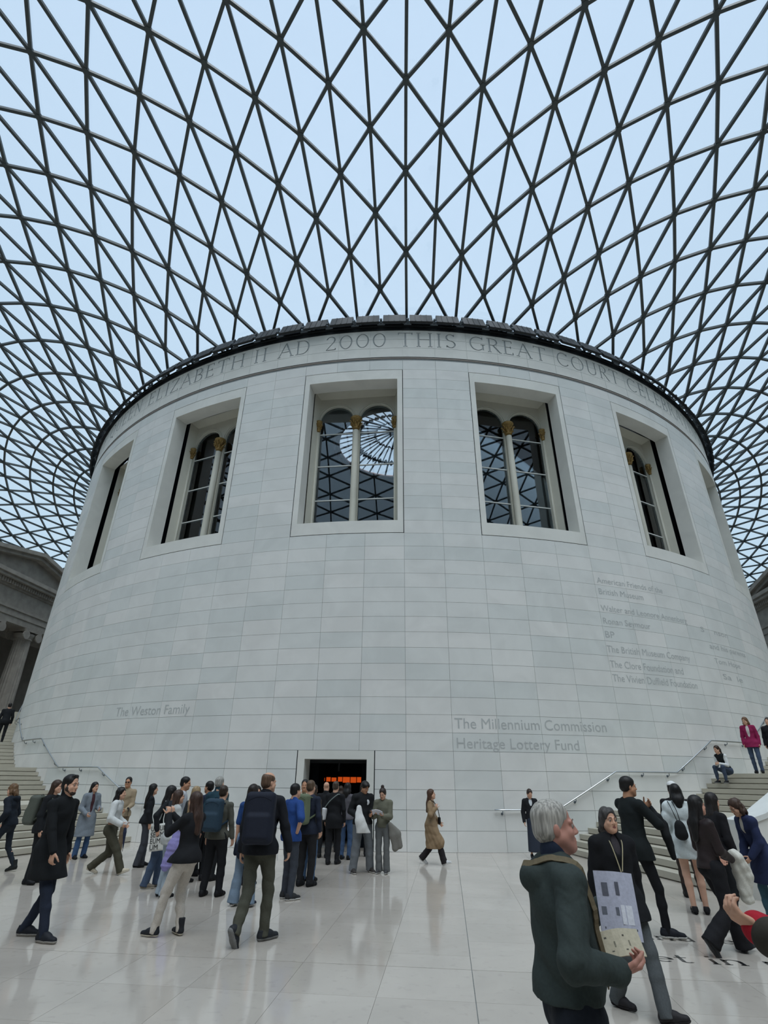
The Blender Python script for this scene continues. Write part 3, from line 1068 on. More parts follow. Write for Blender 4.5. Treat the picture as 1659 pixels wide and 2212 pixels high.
def portico(side, label):
    X = 31.5
    t = empty('portico', (side * X, 0, 0), label=label, cat='portico', group='stone porticoes either side of the drum')
    # local +x points back to the court wall
    t.rotation_euler[2] = 0 if side > 0 else math.pi
    prof_n = 40
    fl = lambda k: 1.0 if k % 2 else .93
    for y in (-10.5, -6.3, -2.1, 2.1, 6.3, 10.5):
        c = MB().lathe([(.74, 3.0), (.74, 5), (.7, 8.5), (.62, 11.95)], prof_n, (0.75, y), fl).build('column', M_PORT, t)
        MB().lathe([(1.0, 2.3), (1.0, 2.55), (.92, 2.62), (.86, 2.75), (.9, 2.9), (.76, 3.0)], 24, (.75, y)).build('column_base', M_PORT, c)
        k = MB().box((-.1, y - .95, 12.62), (1.6, y + .95, 12.84))
        k.lathe([(.62, 11.95), (.7, 12.02), (.66, 12.1), (.78, 12.35), (.8, 12.5)], 24, (.75, y))
        for sx_ in (-.06, 1.5):
            for sy in (-1, 1):
                cy, cz = y + sy * .74, 12.3
                n = 14
                sp = [(sx_, cy + (.36 - .3 * i / 30) * math.cos(.45 * i + (0 if sy > 0 else math.pi) + 1.57), cz + (.36 - .3 * i / 30) * math.sin((.45 * i) * sy + 1.57)) for i in range(30)]
                k.tube(sp, .055, 5)
                v = [(sx_ - .05 + d, cy + .36 * math.cos(2 * math.pi * i / n), cz + .36 * math.sin(2 * math.pi * i / n)) for d in (0, .12) for i in range(n)]
                k.add(v, [tuple(range(n - 1, -1, -1)), tuple(range(n, 2 * n))] + [(i, (i + 1) % n, n + (i + 1) % n, n + i) for i in range(n)])
        k.build('capital', M_PORT, c)
    a = MB()
    a.box((0.02, -12.2, 12.84), (5.1, 12.2, 13.35)).box((-.05, -12.25, 13.35), (5.1, 12.25, 13.85)).box((-.14, -12.3, 13.85), (5.1, 12.3, 14.02))
    a.build('architrave', M_PORT, t)
    MB().box((.03, -12.2, 14.02), (5.1, 12.2, 15.45)).build('plain_frieze', M_PORT, t)
    b_ = MB().box((-.1, -12.3, 15.45), (5.1, 12.3, 15.6))
    yy = -12.1
    while yy < 12.1:
        b_.box((-.32, yy, 15.6), (-.05, yy + .16, 15.92))
        yy += .27
    b_.box((-.05, -12.3, 15.6), (5.1, 12.3, 15.95))
    b_.build('dentil_band', M_PORT, t, kind='stuff')
    MB().box((-.6, -12.8, 15.95), (5.1, 12.8, 16.2)).box((-.75, -12.95, 16.2), (5.1, 12.95, 16.5)).build('cornice', M_PORT, t)
    ty = MB()
    ty.add([(.15, -9.8, 16.48), (.15, 9.8, 16.48), (.15, 0, 18.44), (5, -9.8, 16.48), (5, 9.8, 16.48), (5, 0, 18.44)], [(0, 1, 2), (5, 4, 3), (0, 3, 4, 1), (1, 4, 5, 2), (2, 5, 3, 0)])
    ty.build('tympanum', M_PORT, t)
    for s in (-1, 1):
        rk = MB()
        for x0, o0, o1 in ((-.45, 0.0, .3), (-.72, .3, .62)):
            y1 = s * 12.95
            z1 = 16.5
            sl = .2
            pa, pb = (0, 18.43), (y1, 18.43 - 12.95 * sl)
            v = []
            for x_ in (x0, 5.0):
                for yq, zq in (pa, pb):
                    v += [(x_, yq, zq + o0), (x_, yq, zq + o1)]
            f_ = [(0, 2, 3, 1), (4, 5, 7, 6), (0, 1, 5, 4), (2, 6, 7, 3), (1, 3, 7, 5), (0, 4, 6, 2)]
            rk.add(v, f_)
        rk.build('raking_cornice', M_PORT, t)
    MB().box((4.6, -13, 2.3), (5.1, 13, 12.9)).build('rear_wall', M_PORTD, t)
    MB().box((-.6, -13, 0), (5.1, 13, 2.3)).build('podium', M_PORT, t)
    for y in (-4.2, 4.2):
        d = MB().box((4.5, y - 1.3, 2.3), (4.62, y + 1.3, 7.2)).build('dark_doorway', M_VOID, t)
        MB().box((4.35, y - 1.65, 2.3), (4.6, y - 1.3, 7.3)).box((4.35, y + 1.3, 2.3), (4.6, y + 1.65, 7.3)).box((4.3, y - 1.75, 7.2), (4.6, y + 1.75, 7.65)).box((4.0, y - 1.95, 8.0), (4.6, y + 1.95, 8.25)).build('door_case', M_PORT, d)
    return t


portico(-1, 'grey weathered stone portico with pediment and fluted columns left of the drum')
portico(1, 'grey weathered stone pediment mostly hidden, peeping out right of the drum')

# ------------------------------------------------------------------ stairs round the drum, rails
A0, PER, GO, NR, RI = 16.7, 11.75, .76, 7, .1459


def stair_z(az):
    """height of the tread at an azimuth (absolute)"""
    az = abs(az)
    z = 0.0
    for f in range(5):
        for k in range(NR):
            if az >= A0 + f * PER + k * GO:
                z = (f * NR + k + 1) * RI
    return z


RO_ST = 28.5


def staircase(side, label):
    t = empty('staircase', (0, 0, 0), label=label, cat='staircase', group='staircases curving round the drum')
    edges = []
    for f in range(5):
        for k in range(NR):
            edges.append((A0 + f * PER + k * GO, (f * NR + k + 1) * RI))
    edges.append((A0 + 5 * PER, 0))
    for (a, z), (b, _) in zip(edges[:-1], edges[1:]):
        mb = MB()
        a0, a1 = sorted((side * a, side * b))
        g0, g1 = sorted((side * (a + .11), side * b))
        mb.sector(a0, a1, R + .004, RO_ST, z - RI + .024, z, step=2)
        mb.sector(g0, g1, R + .004, RO_ST, 0, z - RI + .024, step=2)
        mb.build('landing' if b - a > 2 else 'step', M_STEP, t)
    # outer parapet with its pale coping
    pr = []
    for f in range(5):
        pr += ([(A0 + .42, .12), (A0 + 1.4, .24)] if f == 0 else [(A0 + f * PER + .3, f * NR * RI)]) + [(A0 + f * PER + (NR - 1) * GO, (f + 1) * NR * RI)]
    pr.append((A0 + 5 * PER, 5 * NR * RI))
    for nm, r0, r1, zb, zt, m_ in (('parapet', RO_ST, RO_ST + .42, None, .98, M_LIMEP), ('coping', RO_ST - .03, RO_ST + .45, .98, 1.06, M_LIME)):
        mb = MB()
        v, f_ = [], []
        fine = []
        for (a, z), (b, z2) in zip(pr[:-1], pr[1:]):
            for i in range(4):
                fine.append((a + (b - a) * i / 4, z + (z2 - z) * i / 4))
        fine.append(pr[-1])
        for a, z in fine:
            lo = 0.0 if zb is None else z + zb
            v += [cyl(r1, side * a, lo), cyl(r1, side * a, z + zt), cyl(r0, side * a, z + zt), cyl(r0, side * a, lo)]
        n = len(fine)
        for i in range(n - 1):
            o, p = 4 * i, 4 * i + 4
            f_ += [(o, p, p + 1, o + 1), (o + 1, p + 1, p + 2, o + 2), (o + 2, p + 2, p + 3, o + 3), (o + 3, p + 3, p, o)]
        f_ += [(0, 1, 2, 3), (4 * n - 1, 4 * n - 2, 4 * n - 3, 4 * n - 4)]
        mb.add(v, f_).build(nm, m_, t)
    return t


staircase(-1, 'pale stone staircase curving up round the left side of the drum')
staircase(1, 'pale stone staircase curving up round the right side of the drum')


def handrail(side, label):
    t = empty('handrail', (0, 0, 0), label=label, cat='handrail', group='steel handrails fixed to the drum')
    key = [(11.8, 1.03), (16.6, 1.03), (22.0, 2.045), (28.05, 2.045), (33.15, 3.045), (39.0, 3.045), (44.5, 4.05), (50.6, 4.05), (56.2, 5.07), (62, 5.07)]
    pts = []
    for (a, z), (b, z2) in zip(key[:-1], key[1:]):
        n = max(2, int((b - a) / .7))
        for i in range(n):
            pts.append(cyl(R + .09, side * (a + (b - a) * i / n), z + (z2 - z) * i / n))
    pts.append(cyl(R + .09, side * key[-1][0], key[-1][1]))
    MB().tube(pts, .024, 8).build('rail', M_RAIL, t, smooth=True)

    def zr(a):
        return float(np.interp(a, [k[0] for k in key], [k[1] for k in key]))
    for a in (12.4, 15.6, 18.2, 21.3, 24.6, 27.2, 29.0, 32.3, 35.4, 38.2, 40.2, 43.6, 47, 50, 52, 55, 58):
        z = zr(a)
        MB().tube([cyl(R, side * a, z - .10), cyl(R + .06, side * a, z - .10), cyl(R + .09, side * a, z - .06), cyl(R + .09, side * a, z)], .012, 6).tube([cyl(R - .01, side * a, z - .10), cyl(R + .012, side * a, z - .10)], .035, 10).build('bracket', M_GALL2, t)


handrail(-1, 'steel handrail stepping up the left side of the drum')
handrail(1, 'steel handrail stepping up the right side of the drum')


# ------------------------------------------------------------------ letters let into the floor
LOW = {
    'a': (.5, arc(.24, .24, .19, .21, 40, 320, .1, .05, 12) + st(.42, 0, .42, .48, .09)), 'n': (.56, st(.1, 0, .1, .48, .09) + arc(.28, .28, .17, .18, 0, 170, .1, .05, 8) + st(.45, 0, .45, .3, .09) + serif(.1, 0, .18) + serif(.45, 0, .18)),
    'd': (.56, arc(.25, .24, .2, .21, 30, 330, .1, .05, 14) + st(.46, 0, .46, .85, .09)), 'l': (.24, st(.12, 0, .12, .85, .09) + serif(.12, 0, .18)),
    'e': (.48, arc(.24, .24, .19, .21, 0, 310, .1, .05, 14) + st(.07, .26, .42, .26, .045)), 't': (.34, st(.14, .08, .14, .66, .09) + arc(.24, .1, .1, .08, 180, 330, .08, .05, 6) + st(.02, .46, .3, .46, .045)),
    'b': (.54, st(.1, 0, .1, .85, .09) + arc(.28, .24, .2, .21, -150, 150, .1, .05, 14)), 's': (.4, arc(.19, .35, .12, .11, 30, 270, .08, .05, 8) + arc(.2, .13, .13, .11, 90, -150, .08, .05, 8)),
    'i': (.24, st(.12, 0, .12, .46, .09) + serif(.12, 0, .18) + st(.12, .62, .12, .72, .1)), 'm': (.84, st(.1, 0, .1, .48, .09) + arc(.25, .3, .15, .16, 0, 170, .1, .05, 7) + st(.4, 0, .4, .3, .09) + arc(.55, .3, .15, .16, 0, 170, .1, .05, 7) + st(.7, 0, .7, .3, .09) + serif(.1, 0, .18) + serif(.4, 0, .18) + serif(.7, 0, .18)), ' ': (.3, []),
    'h': (.56, st(.1, 0, .1, .85, .09) + arc(.28, .28, .17, .18, 0, 170, .1, .05, 8) + st(.45, 0, .45, .3, .09)), 'y': (.5, st(.06, .46, .25, 0, .09) + st(.44, .46, .14, -.25, .05)), 'f': (.34, st(.14, 0, .14, .66, .09) + arc(.25, .66, .11, .12, 40, 180, .08, .05, 6) + st(.02, .46, .3, .46, .045))}


def floor_text(txt, x0, x1, y0, h, slope=0.0):
    xs, out = 0.0, []
    for ch in txt:
        wd, g = LOW[ch]
        out += [[(a + xs, b) for a, b in q] for q in g]
        xs += wd + .04
    sc = (x1 - x0) / xs
    t = MB()
    for q in out:
        t.add([(x0 + a * sc, y0 + b * h + slope * a * sc, .0015) for a, b in q], [tuple(range(len(q)))])
    t.build('inlaid_lettering', M_INK, floor)


floor_text('and let thy feet', 5.62, 8.6, -30.40, .42, -.09)
floor_text('be set in midst', 4.62, 7.9, -31.33, .42, -.03)


# ------------------------------------------------------------------ figures: blended rounded forms -> one continuous surface
def unitv(v):
    v = np.asarray(v, float)
    return v / (np.linalg.norm(v) + 1e-12)


class Form:
    """smooth union of tapered, flattened capsules, ellipsoids and rounded boxes; carved and cut; meshed by surface nets"""

    def __init__(self, k=.02):
        self.p, self.neg, self.cuts, self.k, self.wr = [], [], [], k, None

    def cap(self, a, b, r1, r2, fy=1.0, side=(1, 0, 0), k=None):
        a, b = np.asarray(a, float), np.asarray(b, float)
        w_ = unitv(b - a)
        x = np.asarray(side, float)
        x = x - w_ * (x @ w_)
        if np.linalg.norm(x) < .05:
            x = np.cross(w_, [0, 1.0, 0.1])
        x = unitv(x)
        self.p.append(('c', a, np.stack([x, np.cross(w_, x), w_]), float(np.linalg.norm(b - a)), r1, r2, fy, self.k if k is None else k))
        return self

    def chain(self, pts, rs, fy=1.0, side=(1, 0, 0), k=None):
        for i in range(len(pts) - 1):
            self.cap(pts[i], pts[i + 1], rs[i], rs[i + 1], fy, side, k)
        return self

    def ell(self, c, r, F=None, k=None, neg=False):
        q = ('e', np.asarray(c, float), np.eye(3) if F is None else np.asarray(F, float), np.asarray(r, float), self.k if k is None else k)
        (self.neg if neg else self.p).append(q)
        return self

    def box(self, c, half, r=.02, F=None, k=None, neg=False):
        q = ('b', np.asarray(c, float), np.eye(3) if F is None else np.asarray(F, float), np.asarray(half, float), r, self.k if k is None else k)
        (self.neg if neg else self.p).append(q)
        return self

    def cut(self, pt, n):
        """remove the side the normal points to"""
        self.cuts.append((np.asarray(pt, float), unitv(n)))
        return self

    def wrinkle(self, amp, sc=(16, 16, 9), seed=0):
        self.wr = (amp, np.asarray(sc, float), seed)
        return self

    @staticmethod
    def _d(q, P):
        if q[0] == 'c':
            _, a, F, L, r1, r2, fy, _k = q
            l = (P - a) @ F.T
            l[:, 1] /= fy
            t = np.clip(l[:, 2] / max(L, 1e-6), 0, 1)
            l[:, 2] -= t * L
            return (np.sqrt((l * l).sum(1)) - (r1 + (r2 - r1) * t)) * (1 if fy >= 1 else .5 + .5 * fy)
        if q[0] == 'e':
            _, c, F, r, _k = q
            l = ((P - c) @ F.T) / r
            n = np.sqrt((l * l).sum(1)) + 1e-9
            g = np.sqrt(((l / r) ** 2).sum(1)) + 1e-9
            return n * (n - 1) / g
        _, c, F, h, r, _k = q
        l = np.abs((P - c) @ F.T) - (h - r)
        return np.sqrt((np.maximum(l, 0) ** 2).sum(1)) + np.minimum(l.max(1), 0) - r

    def ev(self, P):
        d = None
        for q in self.p:
            e_ = self._d(q, P)
            if d is None:
                d = e_
            else:
                k = max(q[-1], 1e-4)
                h = np.maximum(k - np.abs(d - e_), 0) / k
                d = np.minimum(d, e_) - h * h * k * .25
        if self.wr:
            a, sc, sd = self.wr
            Q = P * sc + sd * 1.7
            u = Q[:, 2] + .9 * np.sin(Q[:, 0] * .55 + sd) + .8 * np.sin(Q[:, 1] * .5 - sd) + .45 * Q[:, 0]
            v = .8 * Q[:, 0] - .7 * Q[:, 1] + .35 * Q[:, 2] + 1.1 * np.sin(Q[:, 2] * .4 + 2 * sd)
            m = .5 + .5 * np.sin(Q[:, 2] * .31 + Q[:, 0] * .23 + 3 * sd)
            d = d + a * (1.5 * m * (.64 - np.abs(np.sin(u * .5))) + 1.2 * (1 - m) * (.64 - np.abs(np.sin(v * .5))) + .35 * np.sin(Q[:, 1] * 1.7 + Q[:, 2] * .8))
        for q in self.neg:
            e_ = self._d(q, P)
            k = max(q[-1], 1e-4)
            h = np.maximum(k - np.abs(d + e_), 0) / k
            d = np.maximum(d, -e_) + h * h * k * .25
        for pt, n in self.cuts:
            d = np.maximum(d, (P - pt) @ n)
        return d

    def mesh(self, name, vox):
        los, his = [], []
        for q in self.p:
            if q[0] == 'c':
                b = q[1] + q[2][2] * q[3]
                r = max(q[4], q[5]) * max(1, q[6])
                los.append(np.minimum(q[1], b) - r)
                his.append(np.maximum(q[1], b) + r)
            else:
                r = np.linalg.norm(q[3]) if q[0] == 'b' else q[3].max()
                los.append(q[1] - r)
                his.append(q[1] + r)
        lo, hi = np.min(los, 0) - .03, np.max(his, 0) + .03
        B = 4
        nb = np.maximum(1, np.ceil((hi - lo) / (vox * B)).astype(int))
        gi = np.stack(np.meshgrid(*[np.arange(n) for n in nb], indexing='ij'), -1).reshape(-1, 3)
        cd = self.ev(lo + (gi + .5 - .5 / B) * vox * B)
        rim_ = vox * 2.0 * 1.75 + .012
        D = np.repeat(np.repeat(np.repeat(np.where(cd < 0, -1.0, 1.0).reshape(nb), B, 0), B, 1), B, 2).astype(np.float32)
        act = gi[np.abs(cd) < rim_]
        sub = np.stack(np.meshgrid(*[np.arange(B)] * 3, indexing='ij'), -1).reshape(-1, 3)
        idx = (act[:, None, :] * B + sub[None]).reshape(-1, 3)
        D[idx[:, 0], idx[:, 1], idx[:, 2]] = self.ev(lo + idx * vox)
        return nets(name, D, lo, vox)


def nets(name, D, lo, vox):
    S = D < 0
    n = np.array(D.shape)
    cnt = np.zeros(n - 1, np.int8)
    for a in (0, 1):
        for b in (0, 1):
            for c in (0, 1):
                cnt += S[a:n[0] - 1 + a, b:n[1] - 1 + b, c:n[2] - 1 + c]
    m = (cnt > 0) & (cnt < 8)
    cs = np.argwhere(m)
    vi = np.full(n - 1, -1, np.int32)
    vi[m] = np.arange(len(cs))
    acc, num = np.zeros((len(cs), 3)), np.zeros(len(cs))
    cor = [(a, b, c) for a in (0, 1) for b in (0, 1) for c in (0, 1)]
    for i, p in enumerate(cor):
        for q in cor[i + 1:]:
            if sum(abs(p[t] - q[t]) for t in range(3)) != 1:
                continue
            d0 = D[cs[:, 0] + p[0], cs[:, 1] + p[1], cs[:, 2] + p[2]]
            d1 = D[cs[:, 0] + q[0], cs[:, 1] + q[1], cs[:, 2] + q[2]]
            x = (d0 < 0) != (d1 < 0)
            t = np.where(x, d0 / np.where(x, d0 - d1, 1), 0)
            pt = np.array(p) + t[:, None] * (np.array(q) - np.array(p))
            acc += np.where(x[:, None], pt, 0)
            num += x
    V = lo + (cs + acc / num[:, None]) * vox
    Fs = []
    for ax in range(3):
        u, v = (ax + 1) % 3, (ax + 2) % 3
        s0 = [slice(None)] * 3
        s1 = [slice(None)] * 3
        s0[ax], s1[ax] = slice(0, -1), slice(1, None)
        A_, B_ = S[tuple(s0)], S[tuple(s1)]
        e_ = np.argwhere(A_ != B_)
        ok = (e_[:, u] > 0) & (e_[:, v] > 0) & (e_[:, u] < n[u] - 1) & (e_[:, v] < n[v] - 1)
        e_ = e_[ok]
        ins = A_[e_[:, 0], e_[:, 1], e_[:, 2]]

        def cell(du, dv):
            q = e_.copy()
            q[:, u] -= du
            q[:, v] -= dv
            return vi[q[:, 0], q[:, 1], q[:, 2]]
        Q = np.stack([cell(0, 0), cell(1, 0), cell(1, 1), cell(0, 1)], 1)
        Q[~ins] = Q[~ins][:, ::-1]
        Fs.append(Q)
    Fq = np.concatenate(Fs)
    Fq = Fq[(Fq >= 0).all(1)]
    me = bpy.data.meshes.new(name)
    me.vertices.add(len(V))
    me.vertices.foreach_set('co', V.astype(np.float32).ravel())
    me.loops.add(len(Fq) * 4)
    me.loops.foreach_set('vertex_index', Fq.astype(np.int32).ravel())
    me.polygons.add(len(Fq))
    me.polygons.foreach_set('loop_start', np.arange(len(Fq), dtype=np.int32) * 4)
    me.polygons.foreach_set('use_smooth', np.ones(len(Fq), bool))
    me.update(calc_edges=True)
    return me


_mc = {}


def cloth(rgb, rough=.85, **kw):
    key = ('cl', tuple(rgb), rough)
    if key not in _mc:
        _mc[key] = mat('cloth_%02x%02x%02x' % tuple(int(v) for v in rgb), rgb, rough, .2, var=.09, scale=70, bump=.1, sheen=.0, **kw)
    return _mc[key]


def hairm(rgb):
    key = ('h', tuple(rgb))
    if key not in _mc:
        m, nt, b = nodes('hair')
        N, L = nt.nodes, nt.links
        t, wv, ra = N.new('ShaderNodeTexCoord'), N.new('ShaderNodeTexNoise'), N.new('ShaderNodeValToRGB')
        mp = N.new('ShaderNodeMapping')
        mp.inputs['Scale'].default_value = (90, 90, 9)
        wv.inputs['Scale'].default_value = 1.0
        L.new(t.outputs['Object'], mp.inputs[0])
        L.new(mp.outputs[0], wv.inputs['Vector'])
        L.new(wv.outputs['Fac'], ra.inputs[0])
        c = lin(rgb)
        ra.color_ramp.elements[0].position, ra.color_ramp.elements[1].position = .35, .7
        ra.color_ramp.elements[0].color = tuple(v * .65 for v in c) + (1,)
        ra.color_ramp.elements[1].color = tuple(min(1, v * 1.5 + .004) for v in c) + (1,)
        L.new(ra.outputs[0], b.inputs['Base Color'])
        b.inputs['Roughness'].default_value = .5
        b.inputs['Specular IOR Level'].default_value = .35
        _mc[key] = m
    return _mc[key]


def skinm(rgb):
    key = ('s', tuple(rgb))
    if key not in _mc:
        _mc[key] = mat('skin', rgb, .55, .35, var=.07, scale=12)
    return _mc[key]


M_EYEW = mat('eye_white', (150, 138, 130), .3, .5, var=.02)
M_EYED = mat('dark_iris', (44, 32, 26), .2, .5, var=.05)
M_LIP = mat('lips', (158, 96, 88), .5, .35, var=.05)
LIGHT, TAN, PINK, DARKS = (206, 160, 134), (184, 136, 106), (200, 140, 122), (148, 104, 80)


def rotm(yaw=0, pitch=0, roll=0):
    """rows are the local right, forward, up axes; yaw>0 turns to the right, pitch>0 looks down, roll>0 tips to the right"""
    cy, sy = math.cos(rad(yaw)), math.sin(rad(yaw))
    cp, sp = math.cos(rad(pitch)), math.sin(rad(pitch))
    cr, sr = math.cos(rad(roll)), math.sin(rad(roll))
    X, Y, Z = np.array([cy, -sy, 0]), np.array([sy, cy, 0]), np.array([0, 0, 1.0])
    Y, Z = Y * cp - Z * sp, Z * cp + Y * sp
    X, Z = X * cr - Z * sr, Z * cr + X * sr
    return np.stack([X, Y, Z])


def ik(a, t, l1, l2, pole):
    d = t - a
    D_ = np.linalg.norm(d)
    m = (l1 + l2) * .9985
    if D_ > m:
        t = a + d * (m / D_)
        d = t - a
        D_ = m
    u = d / D_
    x = (l1 * l1 - l2 * l2 + D_ * D_) / (2 * D_)
    h = math.sqrt(max(0, l1 * l1 - x * x))
    p = np.asarray(pole, float)
    p = unitv(p - u * (p @ u))
    return a + u * x + p * h, t


class Fig:
    """joint positions of one posed person, in metres, local frame: x = the person's right, y = forward, z = up"""

    def __init__(self, H=1.7, fem=False, feet=((-.1, 0), (.1, 0)), lean=0, tilt=0, twist=0, head=(0, 0, 0), hands=(None, None), poles=(None, None),
                 sit=None, drop=0, build=1.0, hipy=None, curl=(.5, .5), toes=(-8, 8)):
        s = H / 1.75
        self.s, self.H, self.fem, self.build = s, H, fem, build
        l1, l2, ah = .435 * s, .415 * s, .085 * s
        self.ank, self.toeF, ft = [], [], []
        for i, f in enumerate(feet):
            x, y = f[0] * s, f[1] * s
            p = f[2] if len(f) > 2 else 0          # >0 heel raised, <0 toe raised
            z = (f[3] if len(f) > 3 else 0) * s
            Ff = rotm(f[4] if len(f) > 4 else toes[i], p)
            piv = np.array([0, .13, 0]) * s if p > 0 else np.array([0, -.05, 0]) * s
            yaw_ = rotm(f[4] if len(f) > 4 else toes[i])
            P0 = np.array([x, y, z]) + piv @ yaw_
            self.ank.append(P0 + (np.array([0, 0, ah]) - piv) @ Ff)
            self.toeF.append(Ff)
        my = (feet[0][1] + feet[1][1]) / 2 * s if hipy is None else hipy * s
        mx = (self.ank[0][0] + self.ank[1][0]) / 2
        hx = .095 * s
        if sit is not None:
            hz = sit * s + .10 * s
        else:
            hz = 9
            for i, sg in enumerate((-1, 1)):
                a = self.ank[i]
                h2 = math.hypot(a[0] - (mx + sg * hx), a[1] - my)
                hz = min(hz, a[2] + math.sqrt(max(.05, ((l1 + l2) * .997) ** 2 - h2 * h2)))
        hz -= drop * s
        self.pel = np.array([mx, my, hz])
        self.hip = [self.pel + np.array([sg * hx, 0, 0]) for sg in (-1, 1)]
        self.knee = []
        for i in range(2):
            k, a = ik(self.hip[i], self.ank[i], l1, l2, self.toeF[i][1] * np.array([1, 1, 0]) + np.array([0, .15, 0]))
            self.knee.append(k)
            self.ank[i] = a
        T = rotm(twist, lean, tilt)
        self.T = T
        up, sd, fw_ = T[2], T[0], T[1]
        self.spine = [self.pel + np.array([0, 0, .02]) * s, self.pel + .19 * s * unitv(up + np.array([0, 0, .5])), None, None]
        base = self.pel + .02 * s * np.array([0, 0, 1])
        self.spine[2] = base + .36 * s * up
        self.neck0 = base + .53 * s * up
        sw = (.165 if fem else .19) * s * (build ** .5)
        self.sh = [base + .478 * s * up + sg * sw * sd for sg in (-1, 1)]
        Hm = rotm(head[0] + twist, head[1], head[2])
        self.Hd = Hm
        self.hc = self.neck0 + (.065 * up + .10 * Hm[2] + .022 * Hm[1]) * s     # between the eyes, at ear level
        self.elb, self.wri, self.hdir = [], [], []
        for i, sg in enumerate((-1, 1)):
            h = hands[i]
            tgt = np.array(h[:3], float) * s if h is not None else self.sh[i] + np.array([sg * .06, .04, -.53]) * s
            pole = np.array(poles[i], float) if poles[i] is not None else np.array([sg * .55, -1, -.35])
            e_, w__ = ik(self.sh[i], tgt, .29 * s, .255 * s, pole)
            self.elb.append(e_)
            self.wri.append(w__)
            dv = unitv(w__ - e_)
            if h is not None and len(h) > 3 and h[3] is not None:
                dv = unitv(np.array(h[3], float))
            self.hdir.append(dv)
        self.curl = curl

    # ---------------------------------------------------------------- the body itself
    def body(self, vox, bare_legs=False, bare_arms=False, face=True):
        s, b = self.s, self.build
        F = Form(.02)
        H, c = self.Hd, self.hc
        q = lambda x, y, z: c + (np.array([x, y, z]) * s) @ H
        fem = self.fem
        hs = .96 if fem else 1.0
        E = lambda x, y, z, r, k=.02, neg=False: F.ell(q(x, y, z), np.array(r) * s * hs, H, k * s, neg)
        E(0, -.012, .042, (.073, .094, .078))
        E(0, .026, -.028, (.060, .064, .088))
        F.cap(q(0, .035, -.055), q(0, .062, -.092), .046 * s, .024 * s, 1, H[0], .03 * s)
        for sg in (-1, 1):
            F.cap(q(sg * .046, .012, -.05), q(sg * .018, .06, -.088), .028 * s, .02 * s, 1, H[0], .03 * s)
            E(sg * .036, .064, -.028, (.022, .018, .022), .02)
            E(sg * .073, -.008, -.010, (.010, .017, .028), .006)
            F.cap(q(sg * .012, .086, .022), q(sg * .046, .074, .02), .009 * s, .008 * s, 1, H[0], .014 * s)
        F.cap(q(0, .087, .012), q(0, .106, -.026), .0085 * s, .0125 * s, 1, H[0], .012 * s)
        for sg in (-1, 1):
            E(sg * .012, .097, -.031, (.009, .010, .008), .008)
            E(sg * .030, .094, .001, (.015, .013, .011), .012, True)
            E(sg * .030, .079, .001, (.0125, .0125, .0115), .004)
        F.cap(q(-.018, .089, -.056), q(.018, .089, -.056), .0075 * s, .0075 * s, 1, H[0], .008 * s)
        F.cap(q(-.016, .088, -.068), q(.016, .088, -.068), .0085 * s, .0085 * s, 1, H[0], .008 * s)
        E(0, .095, -.0615, (.026, .010, .0022), .004, True)
        E(0, .080, -.093, (.02, .016, .016), .015)
        # neck
        F.chain([self.neck0 - .05 * s * self.T[2], self.neck0 + .03 * s * self.T[2], q(0, -.018, -.05)], [(.06 if fem else .068) * s, (.05 if fem else .058) * s, (.05 if fem else .056) * s], 1, (1, 0, 0), .03 * s)
        # trunk, arms, legs (mostly under clothing)
        sd = self.T[0]
        F.cap(self.spine[2] + .02 * s * self.T[2], self.neck0 - .06 * s * self.T[2], .105 * s, .075 * s, .7, sd, .05 * s)
        F.cap(self.spine[1], self.spine[2], .105 * s * b, .115 * s * b, .7, sd, .05 * s)
        F.cap(self.spine[0], self.spine[1], .125 * s * b, .105 * s * b, .7, sd, .05 * s)
        for i, sg in enumerate((-1, 1)):
            F.cap(self.neck0 - .04 * s * self.T[2], self.sh[i], .05 * s, .045 * s, 1, sd, .03 * s)
            ra = 1.0 if bare_arms else .8
            F.cap(self.sh[i], self.elb[i], .05 * s * ra, .041 * s * ra, 1, sd, .012 * s)
            F.cap(self.elb[i], self.wri[i], .041 * s * ra, .027 * s, 1, sd, .012 * s)
            rl = 1.0 if bare_legs else .66
            calf = self.knee[i] + .3 * (self.ank[i] - self.knee[i]) - self.toeF[i][1] * .015 * s
            F.chain([self.hip[i], self.knee[i], calf, self.ank[i]], [.085 * s * rl, .056 * s * rl, .054 * s * rl, .036 * s * rl], 1, (1, 0, 0), .02 * s)
            F.cap(self.ank[i], self.ank[i] + (np.array([0, .11, -.055]) * s) @ self.toeF[i], .036 * s, .024 * s, 1, (1, 0, 0), .02 * s)
            self._hand(F, i, sg)
        return F.mesh('body', vox)

    def handframe(self, i):
        sg = (-1, 1)[i]
        d = self.hdir[i]
        palm = np.array([-sg, 0.15, 0.1])                 # palm faces the body
        if self.palm[i] is not None:
            palm = np.array(self.palm[i], float)
        n = unitv(palm - d * (palm @ d))
        t = np.cross(d, n)
        # thumb side
        if t @ (np.array([0, 1.0, .6])) < 0:
            t = -t
        return d, n, t

    palm = (None, None)

    def _hand(self, F, i, sg):
        s = self.s * (.92 if self.fem else 1.0)
        d, n, t = self.handframe(i)
        w_ = self.wri[i]
        P = lambda a, b_, c_: w_ + (d * a + t * b_ + n * c_) * s
        F.cap(w_, P(.05, 0, 0), .026 * s, .03 * s, .55, t, .01 * s)
        F.cap(P(.03, .018, 0), P(.085, .026, 0), .017 * s, .013 * s, .8, t, .01 * s)
        F.cap(P(.03, -.016, 0), P(.08, -.026, 0), .016 * s, .012 * s, .8, t, .01 * s)
        F.cap(P(.05, 0, 0), P(.085, 0, 0), .024 * s, .022 * s, .5, t, .01 * s)
        cu = self.curl[i]
